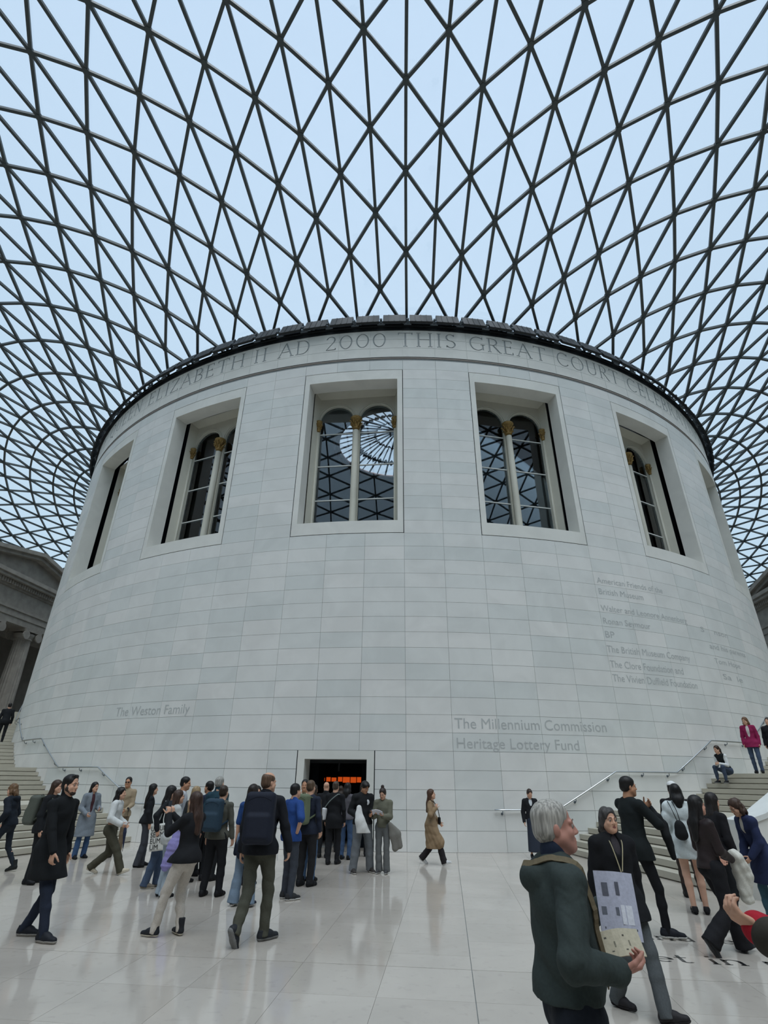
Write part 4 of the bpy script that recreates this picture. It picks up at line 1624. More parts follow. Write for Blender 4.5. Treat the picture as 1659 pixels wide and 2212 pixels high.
        for j, (b_, L) in enumerate(((.030, .072), (.010, .082), (-.010, .076), (-.029, .060))):
            p = P(.085, b_, 0)
            a = .35 * cu * 3.1
            ang = .15 + a * .5
            for m_, fr in enumerate((.45, .32, .26)):
                dv = d * math.cos(ang) + n * math.sin(ang) + t * b_ * 1.2
                p2 = p + unitv(dv) * L * fr * s
                F.cap(p, p2, (.0095 - .0008 * m_) * s, (.0088 - .0012 * m_) * s, 1, t, .003 * s)
                p = p2
                ang += a
        p = P(.02, .026, .006)
        for m_, (L, an) in enumerate(((.042, .85), (.032, .55), (.026, .35))):
            dv = d * math.cos(an) + t * math.sin(an) + n * (.25 + .35 * cu * m_)
            p2 = p + unitv(dv) * L * s
            F.cap(p, p2, (.0135 - .002 * m_) * s, (.0115 - .0018 * m_) * s, 1, t, .006 * s)
            p = p2

    # ---------------------------------------------------------------- clothing
    def top(self, hem=.86, sleeve=1.0, puff=0.0, hood=False, collar=0.0, flare=.0, vox=.014, wr=.004, seed=1, fit=1.0, open_=0.0, name='jacket', k=.05, cuff=1.0):
        """upper garment; hem is its height for a 1.75 m person"""
        s, b = self.s, self.build * fit
        F = Form(k * s)
        T = self.T
        sd, up = T[0], T[2]
        e = puff * s
        ch, wa, pe = self.spine[2], self.spine[1], self.spine[0]
        cw = (.148 if self.fem else .165) * s * b
        F.cap(ch + .02 * s * up, self.neck0 - .075 * s * up, cw * .95 + e, cw * .66 + e, .68, sd)
        F.cap(wa, ch + .03 * s * up, (.118 if self.fem else .142) * s * b + e, cw + e, .70, sd)
        F.cap(pe - .02 * s * self.T[1], wa, (.158 if self.fem else .154) * s * b + e, (.120 if self.fem else .142) * s * b + e, .84, sd)
        for i, sg in enumerate((-1, 1)):
            F.cap(self.neck0 - .035 * s * up + sg * .05 * s * sd, self.sh[i] - .004 * s * sd * sg, .050 * s + e * .6, .055 * s + e * .7, 1, sd)
            el, wr_ = self.elb[i], self.wri[i]
            if sleeve > .5:
                f = (sleeve - .5) * 2
                F.cap(self.sh[i], el, .057 * s + e * .8, .053 * s + e * .7, 1, sd, .03 * s)
                F.cap(el, el + (wr_ - el) * f * .97, .054 * s + e * .7, (.043 * s + e * .5) * cuff, 1, sd, .02 * s)
            elif sleeve > 0:
                F.cap(self.sh[i], self.sh[i] + (el - self.sh[i]) * sleeve * 2, .057 * s + e, .060 * s + e, 1, sd, .03 * s)
        hz = hem * s
        if hz < self.pel[2] - .02:      # coat skirt
            n = self.pel + np.array([0, 0, -.02])
            lo = np.array([(self.ank[0][0] + self.ank[1][0]) / 2 * .5 + n[0] * .5, (self.knee[0][1] + self.knee[1][1]) / 2 * .6 + n[1] * .4, hz - .05])
            F.cap(n - np.array([0, .015 * s, 0]), lo, .172 * s * b + e, (.175 + flare) * s * b + e, .90, (1, 0, 0))
            for i in range(2):
                kn = self.hip[i] + (self.knee[i] - self.hip[i]) * min(1, max(0, (self.hip[i][2] - hz) / max(.05, self.hip[i][2] - self.knee[i][2])))
                F.cap(self.hip[i], kn, .113 * s + e, (.108 + flare * .6) * s + e, 1, (1, 0, 0))
            F.cut([0, 0, hz], [0, 0, -1])
        else:
            o = self.pel + up * (hz - self.pel[2])
            F.cut(o, -up) if True else None
            F.cuts[-1] = (o, unitv(-up))
            # arms that hang below the hem must survive: cut only the trunk
            F.cuts.pop()
            F.hemcut = (o, unitv(-up))
        if hood:
            F.chain([self.neck0 + sd * -.09 * s + T[1] * .01 * s, self.neck0 + sd * -.06 * s - T[1] * .10 * s - up * .03 * s, self.neck0 - T[1] * .125 * s - up * .05 * s, self.neck0 + sd * .06 * s - T[1] * .10 * s - up * .03 * s, self.neck0 + sd * .09 * s + T[1] * .01 * s], [.030 * s, .042 * s, .052 * s, .042 * s, .030 * s], 1, sd, .03 * s)
        if collar:
            n0 = self.neck0 - .03 * s * up
            n1 = self.neck0 + collar * s * up + .02 * s * T[1] * 0
            F.cap(n0, n1, .074 * s, .070 * s, .95, sd, .02 * s)
        if wr:
            F.wrinkle(wr * 1.3, (34 / s, 34 / s, 36 / s), seed)
        if open_:                        # V opening at the neck
            F.ell(self.neck0 + T[1] * .10 * s - up * open_ * .5 * s, (.045 * s, .06 * s, open_ * s), T, .01, True)
        F.ell(self.hc - self.Hd[2] * .07 * s + self.Hd[1] * .01 * s, (.062 * s, .068 * s, .06 * s), self.Hd, .006, True)
        if getattr(F, 'hemcut', None):
            # split trunk from sleeves for the hem
            pt, n = F.hemcut
            ev0 = F.ev
            arms = Form(.02 * s)
            for i in range(2):
                el, wr_ = self.elb[i], self.wri[i]
                if sleeve > .5:
                    arms.cap(self.sh[i], el, .057 * s + e * .8, .053 * s + e * .7, 1, sd)
                    arms.cap(el, el + (wr_ - el) * (sleeve - .5) * 2 * .97, .054 * s + e * .7, (.043 * s + e * .5) * cuff, 1, sd)
                elif sleeve > 0:
                    arms.cap(self.sh[i], self.sh[i] + (el - self.sh[i]) * sleeve * 2, .057 * s + e, .060 * s + e, 1, sd)
            if sleeve > 0:
                F.ev = lambda P: np.minimum(np.maximum(ev0(P), (P - pt) @ n), np.maximum(arms.ev(P), ev0(P) - .004))
            else:
                F.ev = lambda P: np.maximum(ev0(P), (P - pt) @ n)
        self.shell = F.ev
        return F.mesh(name, vox)

    def trousers(self, fit=1.0, flare=.0, crop=0.0, waist=1.02, vox=.014, wr=.004, seed=2, name='trousers'):
        s = self.s
        b = self.build
        wv = lambda F: F.wrinkle(wr * 1.2, (36 / s, 36 / s, 40 / s), seed) if wr else F
        F = wv(Form(.035 * s))
        F.cap(self.pel, self.pel + np.array([0, 0, (waist - .95)]) * s, .142 * s * b, .128 * s * b, .72, (1, 0, 0))
        legs = []
        for i in range(2):
            h, k, a = self.hip[i], self.knee[i], self.ank[i]
            sh_ = unitv(a - k)
            end = a + sh_ * .045 * s if crop == 0 else a + (k - a) * crop
            end = end - self.toeF[i][1] * .008 * s
            F.cap(h, k, .094 * s * fit * b ** .5, .064 * s * fit, 1, (1, 0, 0))
            F.cap(h + np.array([0, -.015, -.02]) * s, h + np.array([0, -.02, .04]) * s, .088 * s, .084 * s, 1, (1, 0, 0))
            L = wv(Form(.02 * s))
            mid = k + (a - k) * .42
            L.cap(k + (h - k) * .12, k, .070 * s * fit, .064 * s * fit, 1, (1, 0, 0))
            L.cap(k, mid, .064 * s * fit, (.059 * fit + flare * .35) * s, 1, (1, 0, 0))
            L.cap(mid, end + sh_ * .03 * s, (.059 * fit + flare * .35) * s, (.050 * fit + flare * .9) * s, 1, (1, 0, 0))
            L.cut(end, sh_)
            legs.append(L)
        F.cut([0, 0, self.pel[2] + (waist - .92) * s], [0, 0, 1])
        for L in legs:
            L.cut(L.p[0][1] + unitv(self.hip[0] - self.knee[0]) * .05 * s, unitv(self.hip[0] - self.knee[0]))
        ev0, n0 = F.ev, len(F.p)
        # thighs stop at the knee: hide their round ends inside the shank
        F.p = F.p + legs[0].p + legs[1].p
        base = wv(Form(.035 * s))
        base.p, base.cuts = F.p[:n0], F.cuts
        F.ev = lambda P: np.minimum(np.minimum(base.ev(P), legs[0].ev(P)), legs[1].ev(P))
        return F.mesh(name, vox)

    def skirt(self, hem, rad_=.2, vox=.014, name='skirt', seed=3):
        s = self.s
        F = Form(.05 * s)
        lo = np.array([self.pel[0], (self.knee[0][1] + self.knee[1][1]) / 2, hem * s - .03])
        F.cap(self.pel, lo, .15 * s, rad_ * s, .85, (1, 0, 0))
        F.cap(self.pel, self.pel + np.array([0, 0, .08 * s]), .145 * s, .122 * s, .75, (1, 0, 0))
        F.cut([0, 0, hem * s], [0, 0, -1]).wrinkle(.005, (24, 24, 3), seed)
        return F.mesh(name, vox)

    def shoe(self, i, kind='sneaker', vox=.009):
        s = self.s * (.94 if self.fem else 1.02)
        a, Ff = self.ank[i], self.toeF[i]
        q = lambda x, y, z: a + (np.array([x, y, z - .085]) * s) @ Ff
        F = Form(.025 * s)
        F.cap(q(0, -.045, .045), q(0, .06, .045), .042 * s, .044 * s, 1, Ff[0])
        F.cap(q(0, .06, .042), q(.004 * (1 if i == 0 else -1), .165, .032), .044 * s, .034 * s, 1, Ff[0])
        F.cap(q(0, -.035, .06), q(0, -.03, .20 if kind == 'boot' else .115), .042 * s, .046 * s if kind == 'boot' else .043 * s, 1, Ff[0])
        F.cap(q(0, .02, .085), q(0, .08, .06), .034 * s, .034 * s, 1, Ff[0])
        F.cut(q(0, 0, .022), -Ff[2])
        F.cut(q(0, 0, .205 if kind == 'boot' else .105), Ff[2])
        So = Form(.02 * s)
        th = .03 if kind == 'sneaker' else .024
        So.cap(q(0, -.045, .04), q(0, .06, .04), .045 * s, .047 * s, 1, Ff[0])
        So.cap(q(0, .06, .04), q(.004 * (1 if i == 0 else -1), .168, .036), .047 * s, .038 * s, 1, Ff[0])
        So.cut(q(0, 0, .001), -Ff[2]).cut(q(0, 0, th), Ff[2])
        return F.mesh('shoe', vox), So.mesh('sole', vox)

    # ---------------------------------------------------------------- hair
    def hair(self, style, vox=.009, seed=1):
        s = self.s
        H, c = self.Hd, self.hc
        q = lambda x, y, z: c + (np.array([x, y, z]) * s) @ H
        F = Form(.02 * s)
        th = {'crop': .002, 'bald': .0015, 'short': .006, 'quiff': .005}.get(style, .008)
        F.ell(q(0, -.016, .046), np.array((.075 + th, .096 + th, .079 + th)) * s, H)
        if style in ('short', 'crop', 'bowl', 'quiff', 'bald'):
            F.ell(q(0, -.035, -.01), np.array((.074 + th, .075 + th, .07)) * s, H)
        if style == 'quiff':
            F.cap(q(-.03, .046, .104), q(.03, .046, .107), .018 * s, .018 * s, 1, H[0])
        if style == 'bowl':
            F.ell(q(0, .012, .055), np.array((.088, .098, .066)) * s, H)
        if style in ('long', 'bob', 'pony', 'wavy', 'curly', 'bun'):
            F.ell(q(0, -.032, .0), np.array((.081, .086, .10)) * s, H)
        drop_ = {'long': .36, 'wavy': .30, 'bob': .16, 'curly': .13}.get(style, 0)
        if drop_:
            dn = unitv(np.array([0, 0, -1.0]) - H[1] * .05)
            bk = lambda x, y, z: q(x, y, -.02) + dn * z * s - self.T[1] * (.012 * s)
            F.chain([q(0, -.06, .0), bk(0, -.085, drop_ * .5), bk(0, -.10, drop_)], [.085 * s, .088 * s, .055 * s], .5, H[0])
            for sg in (-1, 1):
                F.chain([q(sg * .066, -.01, .02), bk(sg * .074, -.015, drop_ * .4), bk(sg * .078, -.03, drop_ * .8)], [.03 * s, .032 * s, .02 * s], 1, H[0])
        if style == 'pony':
            F.chain([q(0, -.10, .04), q(0, -.14, -.02), q(0, -.14, -.14), q(0, -.12, -.24)], [.025 * s, .038 * s, .036 * s, .014 * s], 1, H[0])
        if style == 'bun':
            F.ell(q(0, -.045, .15), np.array((.042, .042, .038)) * s, H)
        if style in ('curly', 'wavy'):
            F.wrinkle(.009, (60, 60, 55), seed)
        else:
            F.wrinkle(.002, (110, 110, 18), seed)
        # uncover the face
        lowf = {'bowl': .045, 'quiff': .075, 'short': .07, 'crop': .07, 'bald': .03}.get(style, .062)
        F.ell(q(0, .125, lowf - .078), np.array((.064, .112, .098)) * s, H, .012, True)
        F.ell(q(0, .09, -.03), np.array((.054, .09, .085)) * s, H, .012, True)
        if style in ('short', 'crop', 'bowl', 'quiff', 'bald'):
            F.ell(q(0, .06, -.085), np.array((.12, .105, .085)) * s, H, .01, True)
            F.cut(q(0, -.03, -.085), unitv(-H[2] + .3 * H[1]))
        if style == 'bald':
            F.ell(q(0, .03, .13), np.array((.072, .12, .085)) * s, H, .012, True)
        return F.mesh('hair', vox)

    def beard(self, vox):
        s = self.s
        H, c = self.Hd, self.hc
        q = lambda x, y, z: c + (np.array([x, y, z]) * s) @ H
        F = Form(.02 * s)
        F.ell(q(0, .026, -.028), np.array((.063, .067, .092)) * s, H)
        F.cap(q(0, .035, -.055), q(0, .062, -.092), .0495 * s, .0275 * s, 1, H[0])
        F.ell(q(0, .080, -.094), np.array((.024, .020, .019)) * s, H)
        for sg in (-1, 1):
            F.cap(q(sg * .046, .012, -.05), q(sg * .018, .06, -.088), .0315 * s, .0235 * s, 1, H[0])
            F.cap(q(sg * .062, -.002, .02), q(sg * .06, .004, -.03), .010 * s, .012 * s, 1, H[0])
        F.cut(q(0, .06, -.038), unitv(H[2] + .62 * H[1]))
        F.cap(q(-.022, .088, -.044), q(.022, .088, -.044), .0075 * s, .0075 * s, 1, H[0])
        F.ell(q(0, .103, -.061), np.array((.02, .02, .010)) * s, H, .004, True)
        return F.mesh('beard', vox)


def person(at, face, label, H=1.7, z0=0.0, fem=False, skin=LIGHT, hair=('short', (30, 24, 22)), tops=(), bottom=None, shoes=((26, 27, 30), None, 'sneaker'),
           vox=.012, eyes=False, beard=None, palms=(None, None), bare_arms=False, group=None, hide_feet=False, **pose):
    """build one posed person as an Empty with body, hair, clothing and shoes"""
    f = Fig(H=H, fem=fem, **pose)
    f.palm = palms
    root = empty('person', (at[0], at[1], z0), rad(-face), label=label, cat='person', group=group)
    bare = bottom is not None and bottom.get('kind') == 'bare'
    bd = link('body', f.body(min(vox, .010), bare, bare_arms), skinm(skin), root)
    hv = min(vox, .010)
    if hair:
        link('hair', f.hair(hair[0], hv, int(H * 100)), hairm(hair[1]), root)
        if beard:
            link('beard', f.beard(hv), hairm(beard), root)
    for t in tops:
        t = dict(t)
        col = t.pop('col')
        rough = t.pop('rough', .85)
        t.setdefault('vox', vox)
        t.setdefault('seed', int(abs(at[0] * 37 + at[1] * 11)) % 17)
        nm = t.setdefault('name', 'jacket')
        link(nm, f.top(**t), cloth(col, rough), root)
    if bottom is not None:
        bt = dict(bottom)
        kd = bt.pop('kind', 'trousers')
        col = bt.pop('col', None)
        if kd == 'trousers':
            link('trousers', f.trousers(vox=vox, seed=int(abs(at[0] * 13)) % 11, **bt), cloth(col), root)
        elif kd == 'skirt':
            link('skirt', f.skirt(vox=vox, **bt), cloth(col), root)
    for i in range(2):
        a, so = f.shoe(i, shoes[2], min(vox, .011))
        sh = link('shoe', a, cloth(shoes[0], .6), root)
        link('sole', so, cloth(shoes[1] or (20, 20, 21), .6), sh)
    if eyes:
        for sg in (-1, 1):
            q = f.hc + (np.array([sg * .030, .0815, .001]) * f.s) @ f.Hd
            em = MB()
            em.lathe([(.0001, -.0115), (.006, -.0098), (.0095, -.005), (.0105, 0), (.0095, .005), (.006, .0098), (.0001, .0115)], 12)
            em.v = [tuple(np.array(v) * f.s + q) for v in em.v]
            eo = em.build('eye', M_EYEW, root, smooth=True)
            im = MB()
            im.lathe([(.0001, -.0064), (.0048, -.005), (.0068, 0), (.0048, .005), (.0001, .0064)], 10)
            q2 = f.hc + (np.array([sg * .030, .0868, .001]) * f.s) @ f.Hd
            im.v = [tuple(np.array(v) * f.s + q2) for v in im.v]
            im.build('iris', M_EYED, eo, smooth=True)
            bm = MB()
            pts = [f.hc + (np.array([sg * x, y, z]) * f.s) @ f.Hd for x, y, z in ((.012, .0955, .026), (.028, .092, .031), (.047, .081, .027))]
            bm.tube(pts, [.0024 * f.s, .0034 * f.s, .0014 * f.s], 6)
            bm.build('eyebrow', hairm(tuple(min(v, c_) for v, c_ in zip(hair[1] if hair else (60, 50, 44), (112, 96, 84)))), root)
        lm = MB()
        for z, r_ in ((-.0565, .0045), (-.067, .0055)):
            pts = [f.hc + (np.array([x, .0945 - 9 * x * x, z + (1.2 * x * x if z > -.06 else 0)]) * f.s) @ f.Hd for x in (-.021, -.01, 0, .01, .021)]
            lm.tube(pts, [.0012, r_ * f.s * .9, r_ * f.s, r_ * f.s * .9, .0012], 6)
        lm.build('lips', M_LIP, root, smooth=True)
    f.root = root
    f.world = lambda P: np.array(root.location) + np.array([P[0] * math.cos(rad(face)) + P[1] * math.sin(rad(face)), -P[0] * math.sin(rad(face)) + P[1] * math.cos(rad(face)), P[2]])
    f.face = face
    return f


def thing_at(f, name, label, cat, group=None):
    """an Empty with the same frame as a figure, for what the figure wears or holds"""
    e_ = empty(name, tuple(f.root.location), rad(-f.face), label=label, cat=cat, group=group)
    return e_


def backpack(f, label, col, dims=(.15, .085, .23), dz=-.02, col2=None, vox=.012, straps=True, out=0.0, group=None):
    s = f.s
    t = thing_at(f, 'backpack', label, 'backpack', group)
    T = f.T
    c = f.spine[2] + T[2] * (.0 + dz) * s - T[1] * (.165 + dims[1] + out) * s
    F = Form(.03).box(c, np.array(dims) * s, .06 * s, T).box(c - T[1] * dims[1] * .8 * s - T[2] * dims[2] * .35 * s, np.array((dims[0] * .8, dims[1] * .5, dims[2] * .5)) * s, .045 * s, T).wrinkle(.004, (18, 18, 14), 5)
    m_ = cloth(col, .75)
    link('bag_body', F.mesh('bag_body', vox), m_, t)
    c2 = cloth(col2 or tuple(max(0, v - 14) for v in col), .75)
    for sg in (-1, 1):
        pts = [c + (np.array([sg * .075, dims[1] * .8, dims[2] * .85]) * s) @ T, f.neck0 + (np.array([sg * .10, -.07, -.02]) * s) @ T, f.neck0 + (np.array([sg * .115, .04, -.03]) * s) @ T,
               f.spine[2] + (np.array([sg * .135, .145, .03]) * s) @ T, f.spine[1] + (np.array([sg * .175, .03, .08]) * s) @ T, c + (np.array([sg * .11, dims[1] * .7, -dims[2] * .7]) * s) @ T]
        if straps:
            MB().tube(smooth_path(pts, 5), .017 * s, 8).build('strap', c2, t, smooth=True)
    hp = [c + (np.array([x, dims[1] * .5, dims[2] + z]) * s) @ T for x, z in ((-.04, -.015), (-.025, .014), (.025, .014), (.04, -.015))]
    MB().tube(smooth_path(hp, 4), .008 * s, 6).build('handle', c2, t, smooth=True)
    zp = [c + (np.array([x, -dims[1] * .98, dims[2] * .55 + .25 * dims[2] * (1 - (x / dims[0]) ** 2)]) * s) @ T for x in np.linspace(-dims[0] * .8, dims[0] * .8, 9)]
    MB().tube(zp, .006 * s, 6).build('zip', c2, t)
    return t


def smooth_path(pts, n=4):
    pts = [np.array(p, float) for p in pts]
    P = [2 * pts[0] - pts[1]] + pts + [2 * pts[-1] - pts[-2]]
    out = []
    for i in range(1, len(P) - 2):
        for k in range(n):
            t = k / n
            a, b, c, d = P[i - 1], P[i], P[i + 1], P[i + 2]
            out.append(.5 * (2 * b + (c - a) * t + (2 * a - 5 * b + 4 * c - d) * t * t + (3 * b - a - 3 * c + d) * t ** 3))
    out.append(pts[-1])
    return out


def drape(f, name, label, cat, col, chains, vox=.012, wr=.007, sc=(26, 26, 14), rough=.85, cutz=None, k=.04):
    """soft cloth hanging from an arm or hand: flattened chains"""
    t = thing_at(f, name, label, cat)
    F = Form(k)
    for pts, rs, fy, side in chains:
        F.chain([np.asarray(p, float) * f.s for p in pts], [r_ * f.s for r_ in rs], fy, side)
    F.wrinkle(wr, sc, 3)
    if cutz is not None:
        F.cut([0, 0, cutz * f.s], [0, 0, -1])
    link('cloth', F.mesh('cloth', vox), cloth(col, rough), t)
    return t


def sheet(f, name, label, cat, c, axes, size, col, thick=.004, pages=0, mark=None):
    """paper-like slab: c centre, axes rows (width, height, normal) in the figure's frame"""
    t = thing_at(f, name, label, cat)
    A = np.asarray(axes, float)
    c = np.asarray(c, float) * f.s
    A = np.stack([unitv(A[0]), unitv(A[1] - unitv(A[0]) * (A[1] @ unitv(A[0]))), np.zeros(3)])
    A[2] = np.cross(A[0], A[1])
    mb = MB()
    n = 6
    v = []
    for sgn in (-1, 1):
        for j in range(2):
            for i in range(n + 1):
                x = (i / n - .5)
                bend = .06 * size[0] * math.cos(x * 5)
                v.append(np.asarray(c) + A[0] * x * size[0] + A[1] * (j - .5) * size[1] + A[2] * (bend + sgn * thick / 2))
    W_ = n + 1
    fs = []
    for i in range(n):
        fs += [(i, i + 1, W_ + i + 1, W_ + i), (2 * W_ + W_ + i, 2 * W_ + W_ + i + 1, 2 * W_ + i + 1, 2 * W_ + i), (2 * W_ + i, 2 * W_ + i + 1, i + 1, i), (W_ + i, W_ + i + 1, 3 * W_ + i + 1, 3 * W_ + i)]
    fs += [(0, W_, 3 * W_, 2 * W_), (n, 2 * W_ + n, 3 * W_ + n, W_ + n)]
    mb.add(v, fs).build('paper', cloth(col, .6), t)
    if mark:
        for k_, (x0, y0, x1, y1, cc) in enumerate(mark):
            m2 = MB()
            for sgn in (1, -1):
                pts = []
                for x, y in ((x0, y0), (x1, y0), (x1, y1), (x0, y1)):
                    bend = .06 * size[0] * math.cos((x - .5) * 5)
                    pts.append(np.asarray(c) + A[0] * (x - .5) * size[0] + A[1] * (y - .5) * size[1] + A[2] * (bend + sgn * (thick / 2 + .0015)))
                m2.add(pts, [(0, 1, 2, 3)])
            m2.build('printed_block', cloth(cc, .6), t)
    return t


# ------------------------------------------------------------------ the people in the court
BLK, CHAR, NAVY, DENIM, JEAN, OLIVE = (30, 32, 35), (52, 55, 58), (36, 44, 62), (72, 92, 122), (104, 132, 156), (74, 72, 56)
HB, HD, HG, HS = (22, 19, 18), (46, 33, 25), (150, 148, 142), (120, 92, 66)

# --- foreground left: man in the long black overcoat
m = person((-1.74, -31.57), 95, 'bearded man in a long black overcoat standing in profile at the far left foreground', H=1.83, hair=('quiff', HB), beard=(48, 38, 32), vox=.008, eyes=True,
           feet=((-.1, -.33), (.1, .10)), hipy=-.17, lean=3, head=(0, 2, 0), hands=((-.25, -.12, .82), (.25, .12, .80, (0, -.1, -1))), curl=(.5, .55),
           tops=[dict(col=(26, 28, 30), hem=.60, collar=.10, flare=.05, fit=1.05, wr=.005, name='overcoat')], bottom=dict(col=(40, 46, 60), fit=.98), shoes=((34, 36, 42), (150, 146, 140), 'sneaker'))
# --- woman behind him with a grey-green backpack
m = person((-4.47, -28.2), 85, 'brown-haired woman with a backpack half hidden behind the man in the long overcoat', H=1.69, fem=True, hair=('long', (58, 42, 32)), tops=[dict(col=BLK, hem=.84, puff=.012)], bottom=dict(col=BLK), lean=4)
backpack(m, 'grey-green backpack worn by the woman behind the overcoat man', (86, 90, 82), dims=(.17, .11, .26), dz=-.10)
# --- far left woman with curly hair
m = person((-5.95, -27.1), 262, 'curly-haired woman in a dark puffer jacket walking off at the left edge', H=1.66, fem=True, hair=('curly', (104, 78, 54)), lean=10, head=(0, 12, 0), feet=((-.1, .42, -8), (.1, -.22, 12)),
           hands=((-.22, .22, .95), (.2, .30, .92)), tops=[dict(col=(30, 36, 44), hem=.86, puff=.022, hood=True, wr=.006, name='puffer_jacket')], bottom=dict(col=(36, 42, 50), fit=.86), shoes=((36, 38, 38), (60, 60, 58), 'boot'), eyes=True)
sheet(m, 'leaflet', 'white leaflet in the hand of the curly-haired woman at the left edge', 'leaflet', (-.24, .36, .88), ((.1, 1, .1), (0, .3, .8), (0, 0, 1)), (.15, .21), (226, 228, 236), mark=[(.2, .55, .8, .85, (110, 116, 150))])
# --- upper left stairs
person((-16.9, -15.23), -42, 'man in black seen from behind climbing the left stairs', H=1.72, z0=3.064, hair=('short', HB), tops=[dict(col=BLK, hem=.84, puff=.01)], bottom=dict(col=BLK), lean=8, feet=((-.1, .1), (.1, -.1)))
# --- group by the left stairs
m = person((-5.68, -24.94), 120, 'smiling woman in a long grey coat and blue jeans by the left stairs', H=1.63, fem=True, hair=('long', HB), eyes=True, head=(-10, 0, 0), hands=((-.14, .26, 1.12), (.16, .22, 1.02)), feet=((-.12, 0), (.12, .02)),
           tops=[dict(col=(76, 48, 52), hem=.9, fit=.95, sleeve=0, name='jumper'), dict(col=(122, 130, 138), hem=.50, collar=.02, open_=.30, puff=.018, flare=.02, name='grey_coat')], bottom=dict(col=(62, 86, 120), flare=.02))
m = person((-3.78, -26.97), 80, 'woman in a white knitted top and olive trousers striding right, dark wavy hair', H=1.65, fem=True, hair=('wavy', HB), feet=((-.1, -.36, 22), (.11, .42, -18)), hipy=-.03, lean=4, hands=((-.18, .20, .92), (.22, .24, .95)),
           tops=[dict(col=(206, 208, 206), hem=.98, puff=.02, wr=.006, name='knitted_top', cuff=1.2)], bottom=dict(col=(72, 70, 58), fit=1.22, flare=.02), shoes=((196, 186, 166), (206, 200, 186), 'sneaker'))
m = person((-5.0, -24.55), 165, 'man in a beige shirt and sunglasses holding a folded umbrella', H=1.75, skin=TAN, hair=('short', HB), hands=((-.12, .24, 1.02), (.14, .24, 1.0)), tops=[dict(col=(158, 142, 118), hem=.88, collar=.03, name='shirt')], bottom=dict(col=(120, 104, 84)), shoes=((40, 38, 36), None, 'shoe'))
g = thing_at(m, 'sunglasses', 'dark sunglasses on the man in the beige shirt', 'glasses')
q = lambda x, y, z: m.hc + (np.array([x, y, z]) * m.s) @ m.Hd
for sg in (-1, 1):
    F = Form(.005).ell(q(sg * .032, .098, .002), (.026, .008, .018), m.Hd)
    link('lens', F.mesh('lens', .005), cloth((24, 24, 26), .2), g)
    MB().tube([q(sg * .056, .09, .006), q(sg * .076, .0, .008)], .0025, 5).build('temple', M_GALL, g)
MB().tube([q(-.012, .105, .006), q(.012, .105, .006)], .0025, 5).build('bridge', M_GALL, g)
u = thing_at(m, 'umbrella', 'folded dark blue umbrella hanging from the beige-shirted man', 'umbrella')
F = Form(.01).chain([(-.20, .26, .78), (-.22, .27, .55), (-.25, .28, .22)], [.022, .042, .012], 1).wrinkle(.004, (60, 60, 10), 2)
link('canopy', F.mesh('canopy', .009), cloth((40, 46, 66), .6), u)
MB().tube([(-.195, .255, 1.0), (-.20, .26, .76), (-.255, .283, .15)], .006, 6).build('shaft', M_GALL, u)
MB().tube(smooth_path([(-.195, .255, 1.0), (-.193, .25, 1.06), (-.17, .24, 1.08), (-.155, .235, 1.05)], 4), .012, 8).build('handle', M_GALL, u)

# --- the queue
person((-3.58, -25.92), 55, 'dark long-haired woman in charcoal jeans at the left end of the queue', H=1.62, fem=True, hair=('long', HB), tops=[dict(col=BLK, hem=.90)], bottom=dict(col=(66, 68, 74), flare=.025), feet=((-.1, .05), (.1, -.08)))
m = person((-2.14, -28.18), 60, 'woman with long black hair and blue jeans carrying a lettered tote', H=1.63, fem=True, hair=('long', HB), feet=((-.1, .12), (.1, -.1)), head=(0, 14, 0), lean=5, tops=[dict(col=BLK, hem=.94, name='top')], bottom=dict(col=(70, 84, 106), flare=.025, fit=1.06), shoes=((120, 112, 100), (170, 164, 150), 'sneaker'), hands=((-.2, .2, .9), (.30, -.06, .98)))
tb = thing_at(m, 'tote_bag', 'white canvas tote with rows of black capitals, beside the woman in blue jeans', 'tote bag')
TB = rotm(-60, 0, -6)
cb = np.array([.25, .0, .80])
F = Form(.02).box(cb, (.17, .035, .215), .03, TB).wrinkle(.004, (20, 20, 14), 1)
link('bag_body', F.mesh('bag_body', .010), cloth((212, 212, 206), .9), tb)
for k, tx in enumerate(('USEUM', 'SEUM', 'EUM', 'UM')):
    v, f_ = text_mesh(tx)
    v = v[:, :2] * np.array([.30 / (v[:, 0].max() - v[:, 0].min()) * (1, .82, .62, .5)[k], .115])
    mb = MB()
    mb.add([cb + (np.array([x - .15, -.0415, .105 - .098 * k + y]) @ TB) for x, y in v], f_)
    mb.build('printed_letters', cloth((26, 26, 28), .8), tb)
for sg in (-1, 1):
    MB().tube(smooth_path([cb + np.array([sg * .07, -.01, .20]) @ TB, np.array([.2, .0, 1.12]) + np.array([sg * .03, 0, 0]) @ TB, m.sh[1] + np.array([.0, sg * .03, .055])], 6), .008, 6).build('strap', cloth((212, 212, 206), .9), tb)
m = person((-1.53, -28.92), 50, 'woman in pale blue trousers and a light hoodie behind the phone user', H=1.56, fem=True, hair=('long', (62, 44, 34)), tops=[dict(col=(176, 178, 176), hem=.84, hood=True, puff=.012, wr=.006, name='hoodie')], bottom=dict(col=(158, 170, 180), fit=1.22, flare=.02), feet=((-.1, -.02), (.1, 0)), hands=((-.2, .24, .98), (.2, .24, 1.0)))
drape(m, 'puffer_jacket', 'lavender quilted jacket draped over the arm beside the lettered tote', 'jacket', (140, 134, 186), [([(.22, .04, 1.06), (.24, -.01, .84), (.20, -.08, .52)], [.07, .10, .09], .6, (.6, .8, 0)), ([(.26, .14, 1.02), (.27, .10, .8), (.24, .04, .56)], [.06, .08, .075], .6, (.6, .8, 0))], wr=.006, sc=(9, 9, 100))
